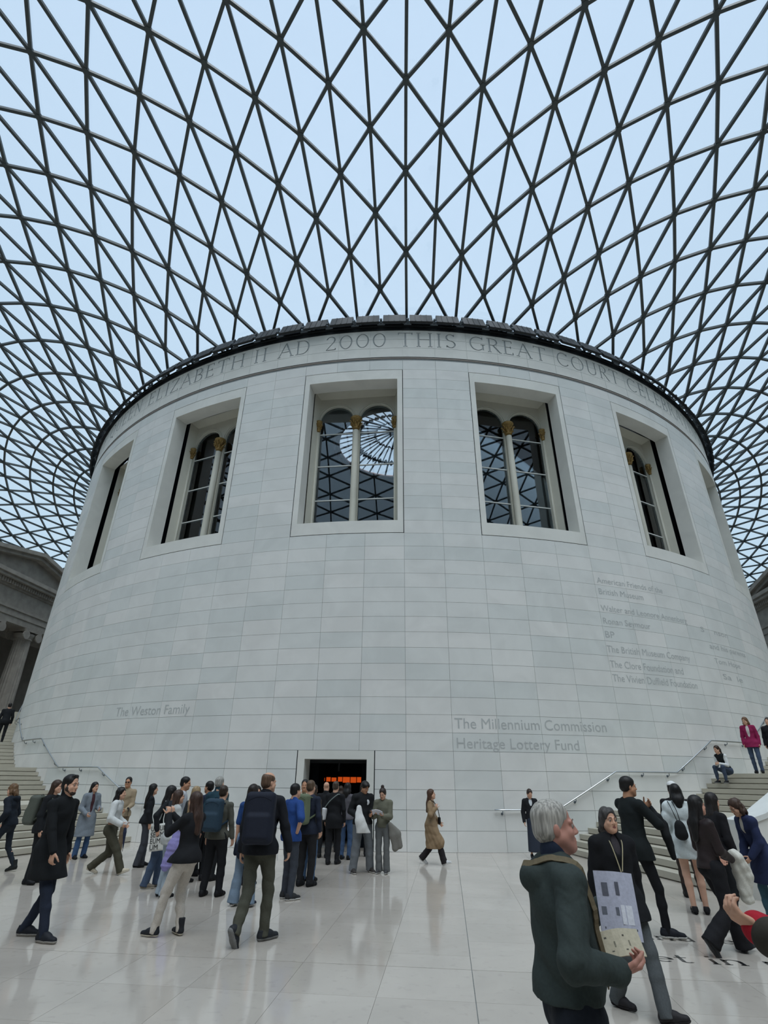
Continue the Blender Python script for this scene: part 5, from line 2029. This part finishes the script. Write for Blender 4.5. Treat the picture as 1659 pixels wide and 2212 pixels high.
m = person((-.35, -31.18), 288, 'woman in a black blazer and cream trousers raising a phone, long brown hair', H=1.63, fem=True, hair=('long', (60, 42, 34)), vox=.008, eyes=True, feet=((-.11, .10, 0, 0, -14), (.12, -.14, 0, 0, 22)), hipy=-.17, lean=-3, head=(4, 2, 0),
           hands=((-.13, .16, 1.42, (.05, .15, 1)), (.0, .20, 1.42, (0, .2, 1))), poles=((-.35, -.2, -1), (.35, -.2, -1)), palms=((.2, 1, 0), (-.2, 1, 0)), curl=(.7, .7), tops=[dict(col=(32, 33, 36), hem=.85, fit=1.14, puff=.006, wr=.003, name='blazer')], bottom=dict(col=(198, 190, 180), fit=1.04, wr=.006), shoes=((40, 42, 46), (196, 188, 170), 'boot'))
ph = thing_at(m, 'phone', 'dark phone held up by the woman in the black blazer', 'phone')
F = Form(.004).box((-.055, .225, 1.42), (.036, .005, .073), .006)
link('phone_body', F.mesh('phone_body', .004), cloth((24, 25, 28), .3), ph)
MB().add([(-.087, .2185, 1.354), (-.023, .2185, 1.354), (-.023, .2185, 1.486), (-.087, .2185, 1.486)], [(0, 1, 2, 3)]).build('screen', cloth((70, 76, 84), .15), ph)
person((-2.27, -27.17), 70, 'dark-haired man with a white strap over his shoulder, head above the queue', H=1.77, hair=('short', HB), skin=TAN, head=(10, 6, 0), tops=[dict(col=(186, 190, 196), hem=.88, name='tee')], bottom=dict(col=CHAR))
person((-1.79, -27.61), 20, 'woman with streaked blonde hair, only her hair showing in the queue', H=1.60, fem=True, hair=('long', (150, 128, 96)), tops=[dict(col=CHAR, hem=.88)], bottom=dict(col=BLK))
person((-2.9, -26.4), 60, 'small dark-haired woman deep in the queue beside the white-strapped man', H=1.56, fem=True, hair=('long', (40, 30, 26)), tops=[dict(col=(120, 96, 88), hem=.88)], bottom=dict(col=BLK))
person((-1.86, -26.77), 285, 'dark-haired person turned left beside the grey-haired man', H=1.69, hair=('short', HB), skin=TAN, tops=[dict(col=NAVY, hem=.86)], bottom=dict(col=BLK), eyes=False)
person((-1.45, -27.3), 10, 'grey-haired man in a teal jacket seen from behind in the queue', H=1.78, hair=('short', HG), tops=[dict(col=(40, 66, 78), hem=.84, collar=.06)], bottom=dict(col=BLK))
m = person((-.77, -28.71), 8, 'man in black trousers carrying a teal backpack over an olive hoodie', H=1.64, hair=('crop', (52, 40, 32)), tops=[dict(col=(84, 84, 76), hem=.88, hood=True, name='hoodie')], bottom=dict(col=(30, 31, 34), fit=1.2), feet=((-.14, -.06), (.14, .0)), hands=((-.28, .05, .8), (.28, .05, .8)))
backpack(m, 'teal-blue backpack on the man in the olive hoodie', (48, 66, 80), dims=(.17, .10, .27), dz=-.03)
drape(m, 'scarf', 'pink and white scarf bundled on the shoulder of the teal backpack wearer', 'scarf', (206, 160, 170), [([(-.17, -.10, 1.47), (-.20, .02, 1.45), (-.21, .06, 1.36)], [.035, .045, .03], .7, (0, 1, 0))], wr=.006, sc=(40, 40, 40))
m = person((.01, -29.39), 12, 'girl with long dark hair, blue tee and pale flared jeans in the queue', H=1.67, fem=True, hair=('long', (34, 26, 22)), bare_arms=True, feet=((-.15, -.02), (.13, .0)), hands=((-.25, .02, .86), (.24, .02, .88)), tops=[dict(col=(40, 68, 118), hem=.92, sleeve=.42, name='tee')], bottom=dict(col=(116, 133, 150), flare=.052, fit=1.0), shoes=((40, 44, 56), (214, 210, 204), 'sneaker'))
drape(m, 'tied_jacket', 'navy jacket tied round the waist of the girl in flared jeans', 'jacket', (32, 38, 52), [([(0, -.02, .98), (0, -.05, .78)], [.165, .175], .78, (1, 0, 0)), ([(-.2, .02, .98), (-.24, .02, .72)], [.05, .04], .8, (1, 0, 0))], cutz=.66, wr=.006)
person((-.55, -27.5), 150, 'pale-faced woman in a long tan coat looking back from the queue', H=1.62, fem=True, hair=('long', HB), eyes=True, tops=[dict(col=(134, 120, 98), hem=.42, flare=.02, name='long_coat')], bottom=dict(col=BLK))
m = person((.86, -31.24), -8, 'tall balding man with a navy backpack and olive trousers walking into the crowd', H=1.84, hair=('bald', (92, 70, 54)), vox=.008, feet=((-.27, -.42, 62, 0, 34), (.08, .03, 0, 0, 48)), hipy=.0, lean=4, head=(44, 2, 0), hands=((-.30, .06, .82), (.33, .06, .80, (0, .2, -1))), tops=[dict(col=(30, 32, 37), hem=.86, collar=.05, puff=.012, fit=1.03, wr=.006)], bottom=dict(col=(78, 78, 68), fit=1.08, flare=.005, wr=.006), shoes=((44, 46, 50), (120, 120, 118), 'sneaker'))
backpack(m, 'large navy backpack on the tall balding man', (34, 38, 50), dims=(.18, .12, .28), dz=-.07, vox=.009)
m = person((.56, -28.75), 40, 'man in a royal blue polo shirt with his hand on his hip', H=1.68, hair=('short', HB), bare_arms=True, feet=((-.1, 0), (.12, -.03)), hands=((-.26, .05, .82), (.22, -.05, 1.0, (-1, .3, -.4))), poles=(None, (1, -.35, .1)), tops=[dict(col=(42, 72, 132), hem=.86, sleeve=.46, collar=.03, puff=.012, name='polo_shirt')], bottom=dict(col=(62, 66, 74), fit=1.05), shoes=((48, 48, 50), (206, 204, 200), 'sneaker'))
sheet(m, 'leaflet', 'folded white leaflet held low beside the tall man', 'leaflet', (.12, -.36, .72), ((1, .4, 0), (.3, 0, 1), (0, 0, 1)), (.012, .24), (224, 224, 222))
m = person((.55, -27.6), 20, 'man with a green backpack and navy hooded jacket in the queue', H=1.73, hair=('short', (84, 66, 50)), tops=[dict(col=(38, 44, 58), hem=.84, hood=True)], bottom=dict(col=(38, 38, 40), fit=1.15), feet=((-.1, 0), (.1, .05)))
backpack(m, 'sage green backpack on the man in the navy hooded jacket', (104, 114, 92), dims=(.16, .10, .26), dz=-.04)
person((.50, -27.1), 15, 'person in blue jeans just past the green backpack', H=1.66, fem=True, hair=('bob', (50, 38, 30)), tops=[dict(col=(60, 56, 52), hem=.74, name='coat')], bottom=dict(col=(76, 100, 130)))
person((.09, -26.13), 175, 'man in a dark cap and cream scarf facing out of the queue', H=1.74, skin=TAN, hair=('short', HB), tops=[dict(col=(196, 180, 156), hem=.86, name='sweater')], bottom=dict(col=CHAR))
person((.07, -23.68), 5, 'bald man in a black jacket beside the doorway', H=1.68, hair=None, tops=[dict(col=(30, 31, 34), hem=.82, collar=.04)], bottom=dict(col=BLK))
m = person((.51, -24.8), 8, 'shaven-headed man in a long black top with a white sling bag', H=1.71, hair=('crop', (70, 58, 48)), tops=[dict(col=(28, 29, 32), hem=.74, fit=1.1)], bottom=dict(col=(34, 35, 38), fit=1.1), feet=((-.08, -.02), (.1, .12)))
sb = thing_at(m, 'sling_bag', 'small white sling bag on the shaven-headed man in black', 'bag')
sb.scale = (m.s,) * 3
F = Form(.02).box((-.21, -.10, 1.05), (.055, .05, .13), .03, rotm(20, 0, 8)).wrinkle(.004, (22, 22, 14), 1)
link('bag_body', F.mesh('bag_body', .011), cloth((204, 204, 206), .8), sb)
MB().tube(smooth_path([(-.2, -.12, 1.17), (-.05, -.165, 1.33), (.12, -.10, 1.47), (.15, .03, 1.46)], 6), .012, 6).build('strap', cloth((120, 130, 128), .8), sb)
person((.68, -23.9), 15, 'dark-haired woman in a patterned top and blue jeans at the doorway', H=1.67, fem=True, hair=('bob', HB), tops=[dict(col=(92, 90, 96), hem=.9)], bottom=dict(col=(66, 88, 120)))
person((1.0, -23.25), 350, 'woman with long dark hair in black entering the doorway', H=1.68, fem=True, hair=('long', HB), tops=[dict(col=BLK, hem=.8)], bottom=dict(col=BLK))
person((-.42, -22.85), 0, 'dark figure first inside the doorway on its left', H=1.60, hair=('short', HB), tops=[dict(col=BLK, hem=.84)], bottom=dict(col=BLK))
person((.25, -22.5), 0, 'dark figure inside the middle of the doorway', H=1.58, fem=True, hair=('bob', HD), tops=[dict(col=CHAR, hem=.84)], bottom=dict(col=BLK))

# --- couple with the booklet
m = person((1.36, -25.81), 150, 'young man in a black sweater and wide grey trousers with a bowl haircut', H=1.74, skin=TAN, hair=('bowl', HB), head=(-14, 24, 0), feet=((-.20, .02), (.20, .03)), hands=((-.10, .30, 1.10), (.2, .2, 1.06)), tops=[dict(col=(32, 33, 35), hem=.90, puff=.02, name='sweater')], bottom=dict(col=(112, 116, 120), fit=1.34, flare=.02), shoes=((60, 56, 54), (190, 186, 180), 'sneaker'), eyes=True)
drape(m, 'white_jacket', 'white jacket hanging from the arm of the young man in grey trousers', 'jacket', (214, 214, 212), [([(.18, .26, 1.22), (.17, .29, .98), (.14, .27, .74)], [.06, .10, .10], .6, (1, 0, 0)), ([(.20, .27, 1.1), (.08, .31, .86), (.0, .31, .74)], [.06, .075, .07], .6, (1, 0, 0))], cutz=.75)
F = Form(.01).ell(m.spine[2] + (np.array([-.055, .118, .02])) @ m.T, (.055, .014, .06), m.T)
link('print_patch', F.mesh('print_patch', .009), cloth((204, 206, 208), .8), m.root)
m = person((1.83, -25.85), 190, 'woman with a top bun in an olive sweatshirt and grey flared jeans reading', H=1.60, fem=True, hair=('bun', (46, 36, 32)), eyes=True, head=(0, 22, 0), hands=((-.07, .28, 1.16, (.4, .6, .5)), (.10, .28, 1.20, (-.3, .6, .5))), palms=((0, 0, 1), (0, 0, 1)), feet=((-.09, 0), (.09, 0)), tops=[dict(col=(106, 106, 92), hem=.92, puff=.02, name='sweatshirt')], bottom=dict(col=(104, 106, 106), fit=1.05, flare=.035), shoes=((70, 70, 72), (190, 190, 188), 'sneaker'))
sheet(m, 'booklet', 'open pale booklet in the hands of the woman with the bun', 'booklet', (.03, .36, 1.24), ((1, 0, .1), (0, .7, .5), (0, 0, 1)), (.24, .17), (206, 206, 214), thick=.008)
drape(m, 'folded_coat', 'grey coat hanging over the arm of the woman with the bun', 'coat', (124, 122, 116), [([(-.20, .12, 1.0), (-.27, .06, .78), (-.30, .02, .52)], [.05, .08, .075], .6, (1, .3, 0)), ([(-.24, .10, .98), (-.38, .03, .80), (-.42, .0, .56)], [.05, .065, .06], .7, (1, .3, 0))], wr=.009, cutz=.36)
# --- trench coat
m = person((2.85, -24.37), 100, 'woman in a tan trench coat walking past the wall, white trainers', H=1.60, fem=True, hair=('long', (76, 52, 38)), eyes=True, head=(-8, -4, 0), feet=((-.07, -.34, 30), (.08, .34, -14)), hands=((-.20, .18, .92), (.13, .15, 1.27, (-.2, .2, 1))), poles=(None, (1, -.6, -.8)), tops=[dict(col=(214, 214, 214), hem=1.0, sleeve=0, name='tee'), dict(col=(140, 118, 92), hem=.36, collar=.02, open_=.26, puff=.014, flare=.05, wr=.008, name='trench_coat')], bottom=dict(col=(44, 40, 42), fit=1.08, flare=.035), shoes=((206, 206, 206), (226, 226, 224), 'sneaker'))
sb = thing_at(m, 'shoulder_bag', 'black crossbody bag on the woman in the trench coat', 'bag')
sb.scale = (m.s,) * 3
F = Form(.02).box((-.13, .185, .98), (.05, .03, .08), .02, rotm(-30))
link('bag_body', F.mesh('bag_body', .011), cloth((28, 28, 30), .6), sb)
MB().tube(smooth_path([(-.13, .19, 1.05), (-.04, .185, 1.2), (.06, .14, 1.36), (.10, .05, 1.44), (.10, -.04, 1.43)], 6), .010, 6).build('strap', cloth((28, 28, 30), .6), sb)
# --- by the rail on the right
person((5.45, -22.0 - .62), 175, 'young woman in a black top and long dark skirt leaning on the right-hand wall rail', H=1.58, fem=True, hair=('short', (52, 40, 34)), head=(-6, 26, 0), lean=-4, feet=((-.08, .16), (.1, .12)), tops=[dict(col=(200, 204, 206), hem=1.0, collar=.03, sleeve=0, name='shirt'), dict(col=(32, 33, 36), hem=.96, open_=.12, puff=.012, name='jacket')], bottom=dict(kind='skirt', col=(48, 54, 66), hem=.16, rad_=.19))

# --- foreground right: grey-haired man
m = person((3.83, -35.89), 84, 'grey-haired man in a dark green hooded jacket striding past in the near right foreground', H=1.775, skin=(190, 138, 122), build=1.12, hair=('crop', (166, 162, 154)), vox=.006, eyes=True, feet=((-.09, .40, -12), (.10, -.32, 24)), hipy=-.02, lean=-1, head=(2, -3, 0),
           hands=((-.13, .22, 1.20, (.1, .9, .15)), (.24, .13, 1.04, (-.25, .9, .1))), poles=((-.6, -1, -.5), (.75, -1, -.35)), palms=((.2, -.1, 1), (-.3, .1, 1)), curl=(.75, .8),
           tops=[dict(col=(44, 52, 70), hem=.99, collar=.07, fit=.97, wr=.002, sleeve=0, name='jumper'), dict(col=(58, 66, 64), hem=.90, hood=True, puff=.016, fit=1.02, wr=.008, open_=.22, name='hooded_jacket')], bottom=dict(col=(38, 42, 50), fit=1.14))
sheet(m, 'newspaper', 'folded printed newspaper held by the grey-haired man', 'newspaper', (.02, .245, 1.235), ((.12, 1, -.05), (-.28, -.1, 1), (0, 0, 1)), (.185, .27), (186, 188, 204), thick=.006,
      mark=[(.15, .62, .3, .82, (104, 106, 116)), (.48, .64, .58, .84, (96, 98, 108)), (.08, .34, .5, .46, (110, 114, 124)), (.55, .22, .85, .5, (220, 222, 230)), (.1, .14, .9, .17, (70, 72, 78)), (.12, .05, .5, .08, (80, 82, 88))])
sheet(m, 'map', 'cream map sheet under the newspaper in the grey-haired man\'s right hand', 'map', (.12, .20, 1.11), ((.1, 1, .1), (-.6, -.1, .7), (0, 0, 1)), (.18, .11), (186, 178, 156), thick=.006, mark=[(.1, .7, .6, .76, (80, 78, 70)), (.3, .35, .7, .55, (120, 116, 100)), (.2, .2, .6, .24, (90, 88, 80))])
st_ = thing_at(m, 'bag_strap', 'tan webbing strap slung across the grey-haired man', 'strap')
pts = smooth_path([m.neck0 + np.array([-.04, -.12, -.03]), m.neck0 + np.array([.04, -.10, -.01]), m.neck0 + np.array([.09, -.02, .0]), m.neck0 + np.array([.11, .06, -.06]), m.spine[2] + np.array([.135, .10, .02]), m.spine[1] + np.array([.14, .12, .08]), m.spine[1] + np.array([.10, .15, -.02]), m.spine[1] + np.array([.0, .17, -.10])], 7)
for k_ in range(len(pts)):       # lay the strap on the outside of the jacket
    ax_ = np.array([0, 0, min(pts[k_][2], m.neck0[2] - .10)]) + np.array([m.spine[2][0], m.spine[2][1], 0])
    dr_ = unitv(pts[k_] - ax_)
    for _ in range(60):
        if m.shell(pts[k_][None])[0] > .005:
            break
        pts[k_] = pts[k_] + dr_ * .004
Ws = []
mb = MB()
for k_, p_ in enumerate(pts):
    t_ = unitv(pts[min(k_ + 1, len(pts) - 1)] - pts[max(0, k_ - 1)])
    o_ = unitv(np.cross(t_, unitv(p_ - np.array([0, -.02, min(p_[2], m.neck0[2] - .10)]))))
    n_ = np.cross(o_, t_)
    Ws += [p_ + o_ * .015 + n_ * .003, p_ - o_ * .015 + n_ * .003, p_ - o_ * .015 - n_ * .003, p_ + o_ * .015 - n_ * .003]
mb.add(Ws, [(4 * i + a, 4 * i + (a + 1) % 4, 4 * i + 4 + (a + 1) % 4, 4 * i + 4 + a) for i in range(len(pts) - 1) for a in range(4)])
mb.build('webbing', cloth((112, 101, 80), .8), st_)
# --- woman in the black coat
m = person((4.81, -32.83), 168, 'smiling older woman in a black coat with a pale zip, long greying hair', H=1.585, fem=True, build=1.1, vox=.007, eyes=True, hair=('wavy', (64, 60, 58)), head=(-4, -2, 0), feet=((-.14, .42, -10, 0, -60), (.10, -.05, 0, 0, -30)), hipy=.1, hands=((-.26, .03, .80), (.24, .06, .82)), tops=[dict(col=(64, 60, 64), hem=1.0, collar=.06, wr=.001, sleeve=0, name='striped_jumper'), dict(col=(26, 27, 30), hem=.74, hood=True, puff=.028, open_=.10, wr=.004, flare=.01, name='coat')], bottom=dict(col=(84, 88, 90), fit=1.1, flare=.01), shoes=((44, 42, 44), (40, 38, 40), 'shoe'))
zp = m.root
fr = lambda x, z, d=.0: np.array([x, m.spine[2][1] + .150 + d, z])
MB().tube(smooth_path([m.neck0 + np.array([.065, .05, .01]), m.neck0 + np.array([.055, .105, -.05]), fr(.012, 1.15 * m.s), fr(.005, 1.02 * m.s, .006), fr(.0, .86 * m.s, .012)], 5), .005, 6).build('zip', cloth((178, 168, 138), .5), zp)
MB().tube(smooth_path([m.neck0 + np.array([-.065, .05, .01]), m.neck0 + np.array([-.055, .105, -.05]), fr(-.004, 1.15 * m.s)], 5), .005, 6).build('edge', cloth((178, 168, 138), .5), zp)
# --- man with folded arms in black
m = person((5.88, -30.24), 68, 'man in a black jacket and black jeans, arms folded high, short dark hair', H=1.85, skin=TAN, hair=('short', HB), vox=.009, eyes=True, head=(14, 4, 0), feet=((-.14, -.20, 0, 0, -20), (.14, .08, 0, 0, 30)), hipy=-.05, lean=1, hands=((-.02, .22, 1.38, (.75, .3, .6)), (.08, .27, 1.24, (-.9, .25, .1))), poles=((-1, -.2, -.6), (1, -.3, -.5)), palms=((0, -1, 0), (0, -1, 0)), tops=[dict(col=(30, 35, 36), hem=.80, puff=.012, wr=.004)], bottom=dict(col=(28, 29, 32), fit=.92), shoes=((34, 36, 42), (214, 212, 206), 'sneaker'))
drape(m, 'spare_jacket', 'black jacket hooked over the forearm of the man with folded arms', 'jacket', (30, 32, 34), [([(.10, .30, 1.26), (.14, .34, 1.05), (.12, .40, .82)], [.06, .055, .035], .8, (0, 1, 0)), ([(0, .27, 1.36), (.08, .38, 1.18), (.10, .42, .95)], [.06, .05, .04], .8, (0, 1, 0))])
# --- white puffer coat and friend
m = person((7.03, -28.81), 15, 'person with a black bob in a white puffer coat, bare legs', H=1.74, fem=True, hair=('bob', (20, 18, 18)), feet=((-.08, -.02), (.09, .03)), hands=((-.2, .2, 1.0), (.26, .1, .85)), tops=[dict(col=(206, 214, 214), hem=.72, puff=.035, wr=.009, flare=.01, name='puffer_coat')], bottom=dict(kind='bare'), shoes=((34, 34, 36), None, 'shoe'), skin=(214, 170, 146))
sb = thing_at(m, 'drawstring_bag', 'small black drawstring bag on the back of the white puffer coat', 'bag')
F = Form(.03).ell((-.06, -.235, 1.12), (.085, .05, .13)).ell((-.06, -.235, 1.05), (.095, .055, .08)).wrinkle(.003, (40, 40, 12), 1)
link('bag_body', F.mesh('bag_body', .010), cloth((28, 30, 32), .7), sb)
for sg in (-1, 1):
    MB().tube(smooth_path([(-.06 + sg * .02, -.23, 1.22), (-.09 + sg * .03, -.20, 1.38), (-.12 + sg * .03, -.06, 1.50), (-.12 + sg * .02, .06, 1.46)], 5), .006, 6).build('cord', cloth((28, 30, 32), .7), sb)
m = person((7.5, -27.4), 20, 'dark-haired person in a white cap and black boots behind the white puffer coat', H=1.78, hair=('short', HB), tops=[dict(col=(34, 34, 36), hem=.82)], bottom=dict(col=(60, 50, 46), fit=1.0), shoes=((34, 33, 33), None, 'boot'), feet=((-.12, -.1), (.12, -.35)))
cp = thing_at(m, 'cap', 'white cap on the head behind the black bob', 'cap')
q = lambda x, y, z: m.hc + (np.array([x, y, z]) * m.s) @ m.Hd
F = Form(.01).ell(q(0, -.012, .058), (.088, .108, .082), m.Hd).cut(q(0, 0, .062), -m.Hd[2]).ell(q(0, .13, .068), (.07, .07, .012), m.Hd)
link('crown', F.mesh('crown', .010), cloth((220, 220, 218), .8), cp)
# --- woman striding with the white fleece
m = person((6.42, -30.97), 75, 'woman in a dark brown leather jacket and black flared trousers striding right', H=1.65, fem=True, hair=('long', (24, 21, 21)), vox=.009, eyes=True, head=(0, -2, 0), feet=((-.06, .34, -10), (.08, -.34, 58)), hipy=.06, lean=-2, hands=((-.16, .30, .98), (.12, .30, 1.0, (-.2, 1, 0))), poles=(None, (.6, -1, -.4)), tops=[dict(col=(50, 42, 42), hem=.90, puff=.008, wr=.004, rough=.45, name='leather_jacket')], bottom=dict(col=(32, 32, 35), fit=1.12, flare=.06), shoes=((66, 68, 72), (60, 60, 62), 'sneaker'), skin=(204, 152, 130))
drape(m, 'fleece', 'white fluffy fleece carried over the arm of the striding woman', 'fleece', (212, 210, 200), [([(.10, .36, 1.05), (.06, .44, .86), (.04, .46, .58)], [.07, .09, .085], .8, (0, 1, 0)), ([(.14, .40, 1.02), (.10, .50, .84), (.08, .52, .74)], [.06, .06, .05], .9, (0, 1, 0))], wr=.010, sc=(50, 50, 50), cutz=.50)
person((7.1, -29.75), 70, 'woman with long dark hair in a black jacket beyond the leather-jacketed woman', H=1.66, fem=True, hair=('long', (30, 24, 22)), lean=10, head=(0, 8, 0), tops=[dict(col=(30, 29, 32), hem=.86, puff=.015)], bottom=dict(col=BLK), feet=((-.1, .15), (.1, -.2, 18)))
# --- woman in navy looking down
m = person((7.72, -29.60), 262, 'curly-haired woman in a navy cardigan looking down by the right parapet', H=1.60, fem=True, vox=.009, eyes=True, hair=('curly', (66, 48, 38)), lean=16, head=(0, 30, 0), feet=((-.1, -.12), (.1, .02)), hands=((-.12, .22, .92, (.2, .6, -.6)), (.10, .20, .90, (-.3, .6, -.5))), tops=[dict(col=(206, 200, 186), hem=.95, sleeve=0, name='blouse'), dict(col=(44, 52, 82), hem=.56, open_=.14, puff=.014, wr=.005, name='cardigan')], bottom=dict(col=(72, 104, 118), fit=.95))
# --- arm of someone at the right edge
m = person((4.83, -37.03), 335, 'person just out of frame reaching in with a dark sleeve and red cuff', H=1.74, vox=.007, skin=LIGHT, hair=('short', HD), hands=((-.35, .44, 1.345, (-.75, .5, .5)), (-.08, .46, 1.25, (-.6, .7, .3))), poles=((-.2, .0, -1), (.6, -.3, -1)), palms=((.2, .3, .9), (.2, .3, .9)), curl=(.8, .5), tops=[dict(col=(62, 58, 52), hem=.84, puff=.038, sleeve=.97, wr=.008, name='jacket')], bottom=dict(col=CHAR))
for i in range(1):
    e_, w_ = m.elb[0], m.wri[0]
    F = Form(.01).cap(e_ + (w_ - e_) * .84, e_ + (w_ - e_) * 1.08, .058, .052)
    link('red_cuff', F.mesh('red_cuff', .007), cloth((170, 34, 48), .8), m.root)
ph = thing_at(m, 'tablet', 'dark tablet edge held by the red-cuffed hand', 'tablet')
F = Form(.004).box(m.wri[0] + np.array([.12, .07, .015]), (.075, .005, .038), .006, rotm(-35, -62))
link('tablet_body', F.mesh('tablet_body', .005), cloth((26, 27, 30), .3), ph)

# --- on the right-hand stairs
m = person((12.20, -19.36), 237, 'woman in a black vest over white sleeves sitting on the right-hand stairs', H=1.64, z0=1.75, fem=True, hair=('pony', HD), head=(6, 8, 0), sit=.292, feet=((-.14, .40), (.16, .38)), hipy=0, lean=24, hands=((-.06, .42, .60), (.08, .42, .58)), tops=[dict(col=(216, 218, 218), hem=.40, fit=.98, name='white_top'), dict(col=(30, 34, 36), hem=.42, sleeve=0, puff=.012, name='vest')], bottom=dict(col=(62, 72, 90)), shoes=((30, 31, 34), (150, 150, 148), 'sneaker'), eyes=True)
person((13.12, -19.45), 215, 'woman in a magenta shirt and jeans coming down the right-hand stairs', H=1.66, z0=2.043, fem=True, hair=('bob', (104, 76, 54)), head=(20, 10, 0), tops=[dict(col=(206, 200, 196), hem=.95, sleeve=0, name='top'), dict(col=(138, 36, 78), hem=.80, open_=.24, puff=.012, name='magenta_shirt')], bottom=dict(col=(72, 86, 108)), feet=((-.1, .1), (.1, -.06)), eyes=True)
person((13.72, -19.6), 225, 'person in dark clothes cut by the right edge on the right-hand stairs', H=1.62, z0=2.043, fem=False, hair=('short', HD), tops=[dict(col=(36, 36, 40), hem=.72, puff=.03)], bottom=dict(col=(84, 78, 70)), feet=((-.1, .1), (.1, -.1)))
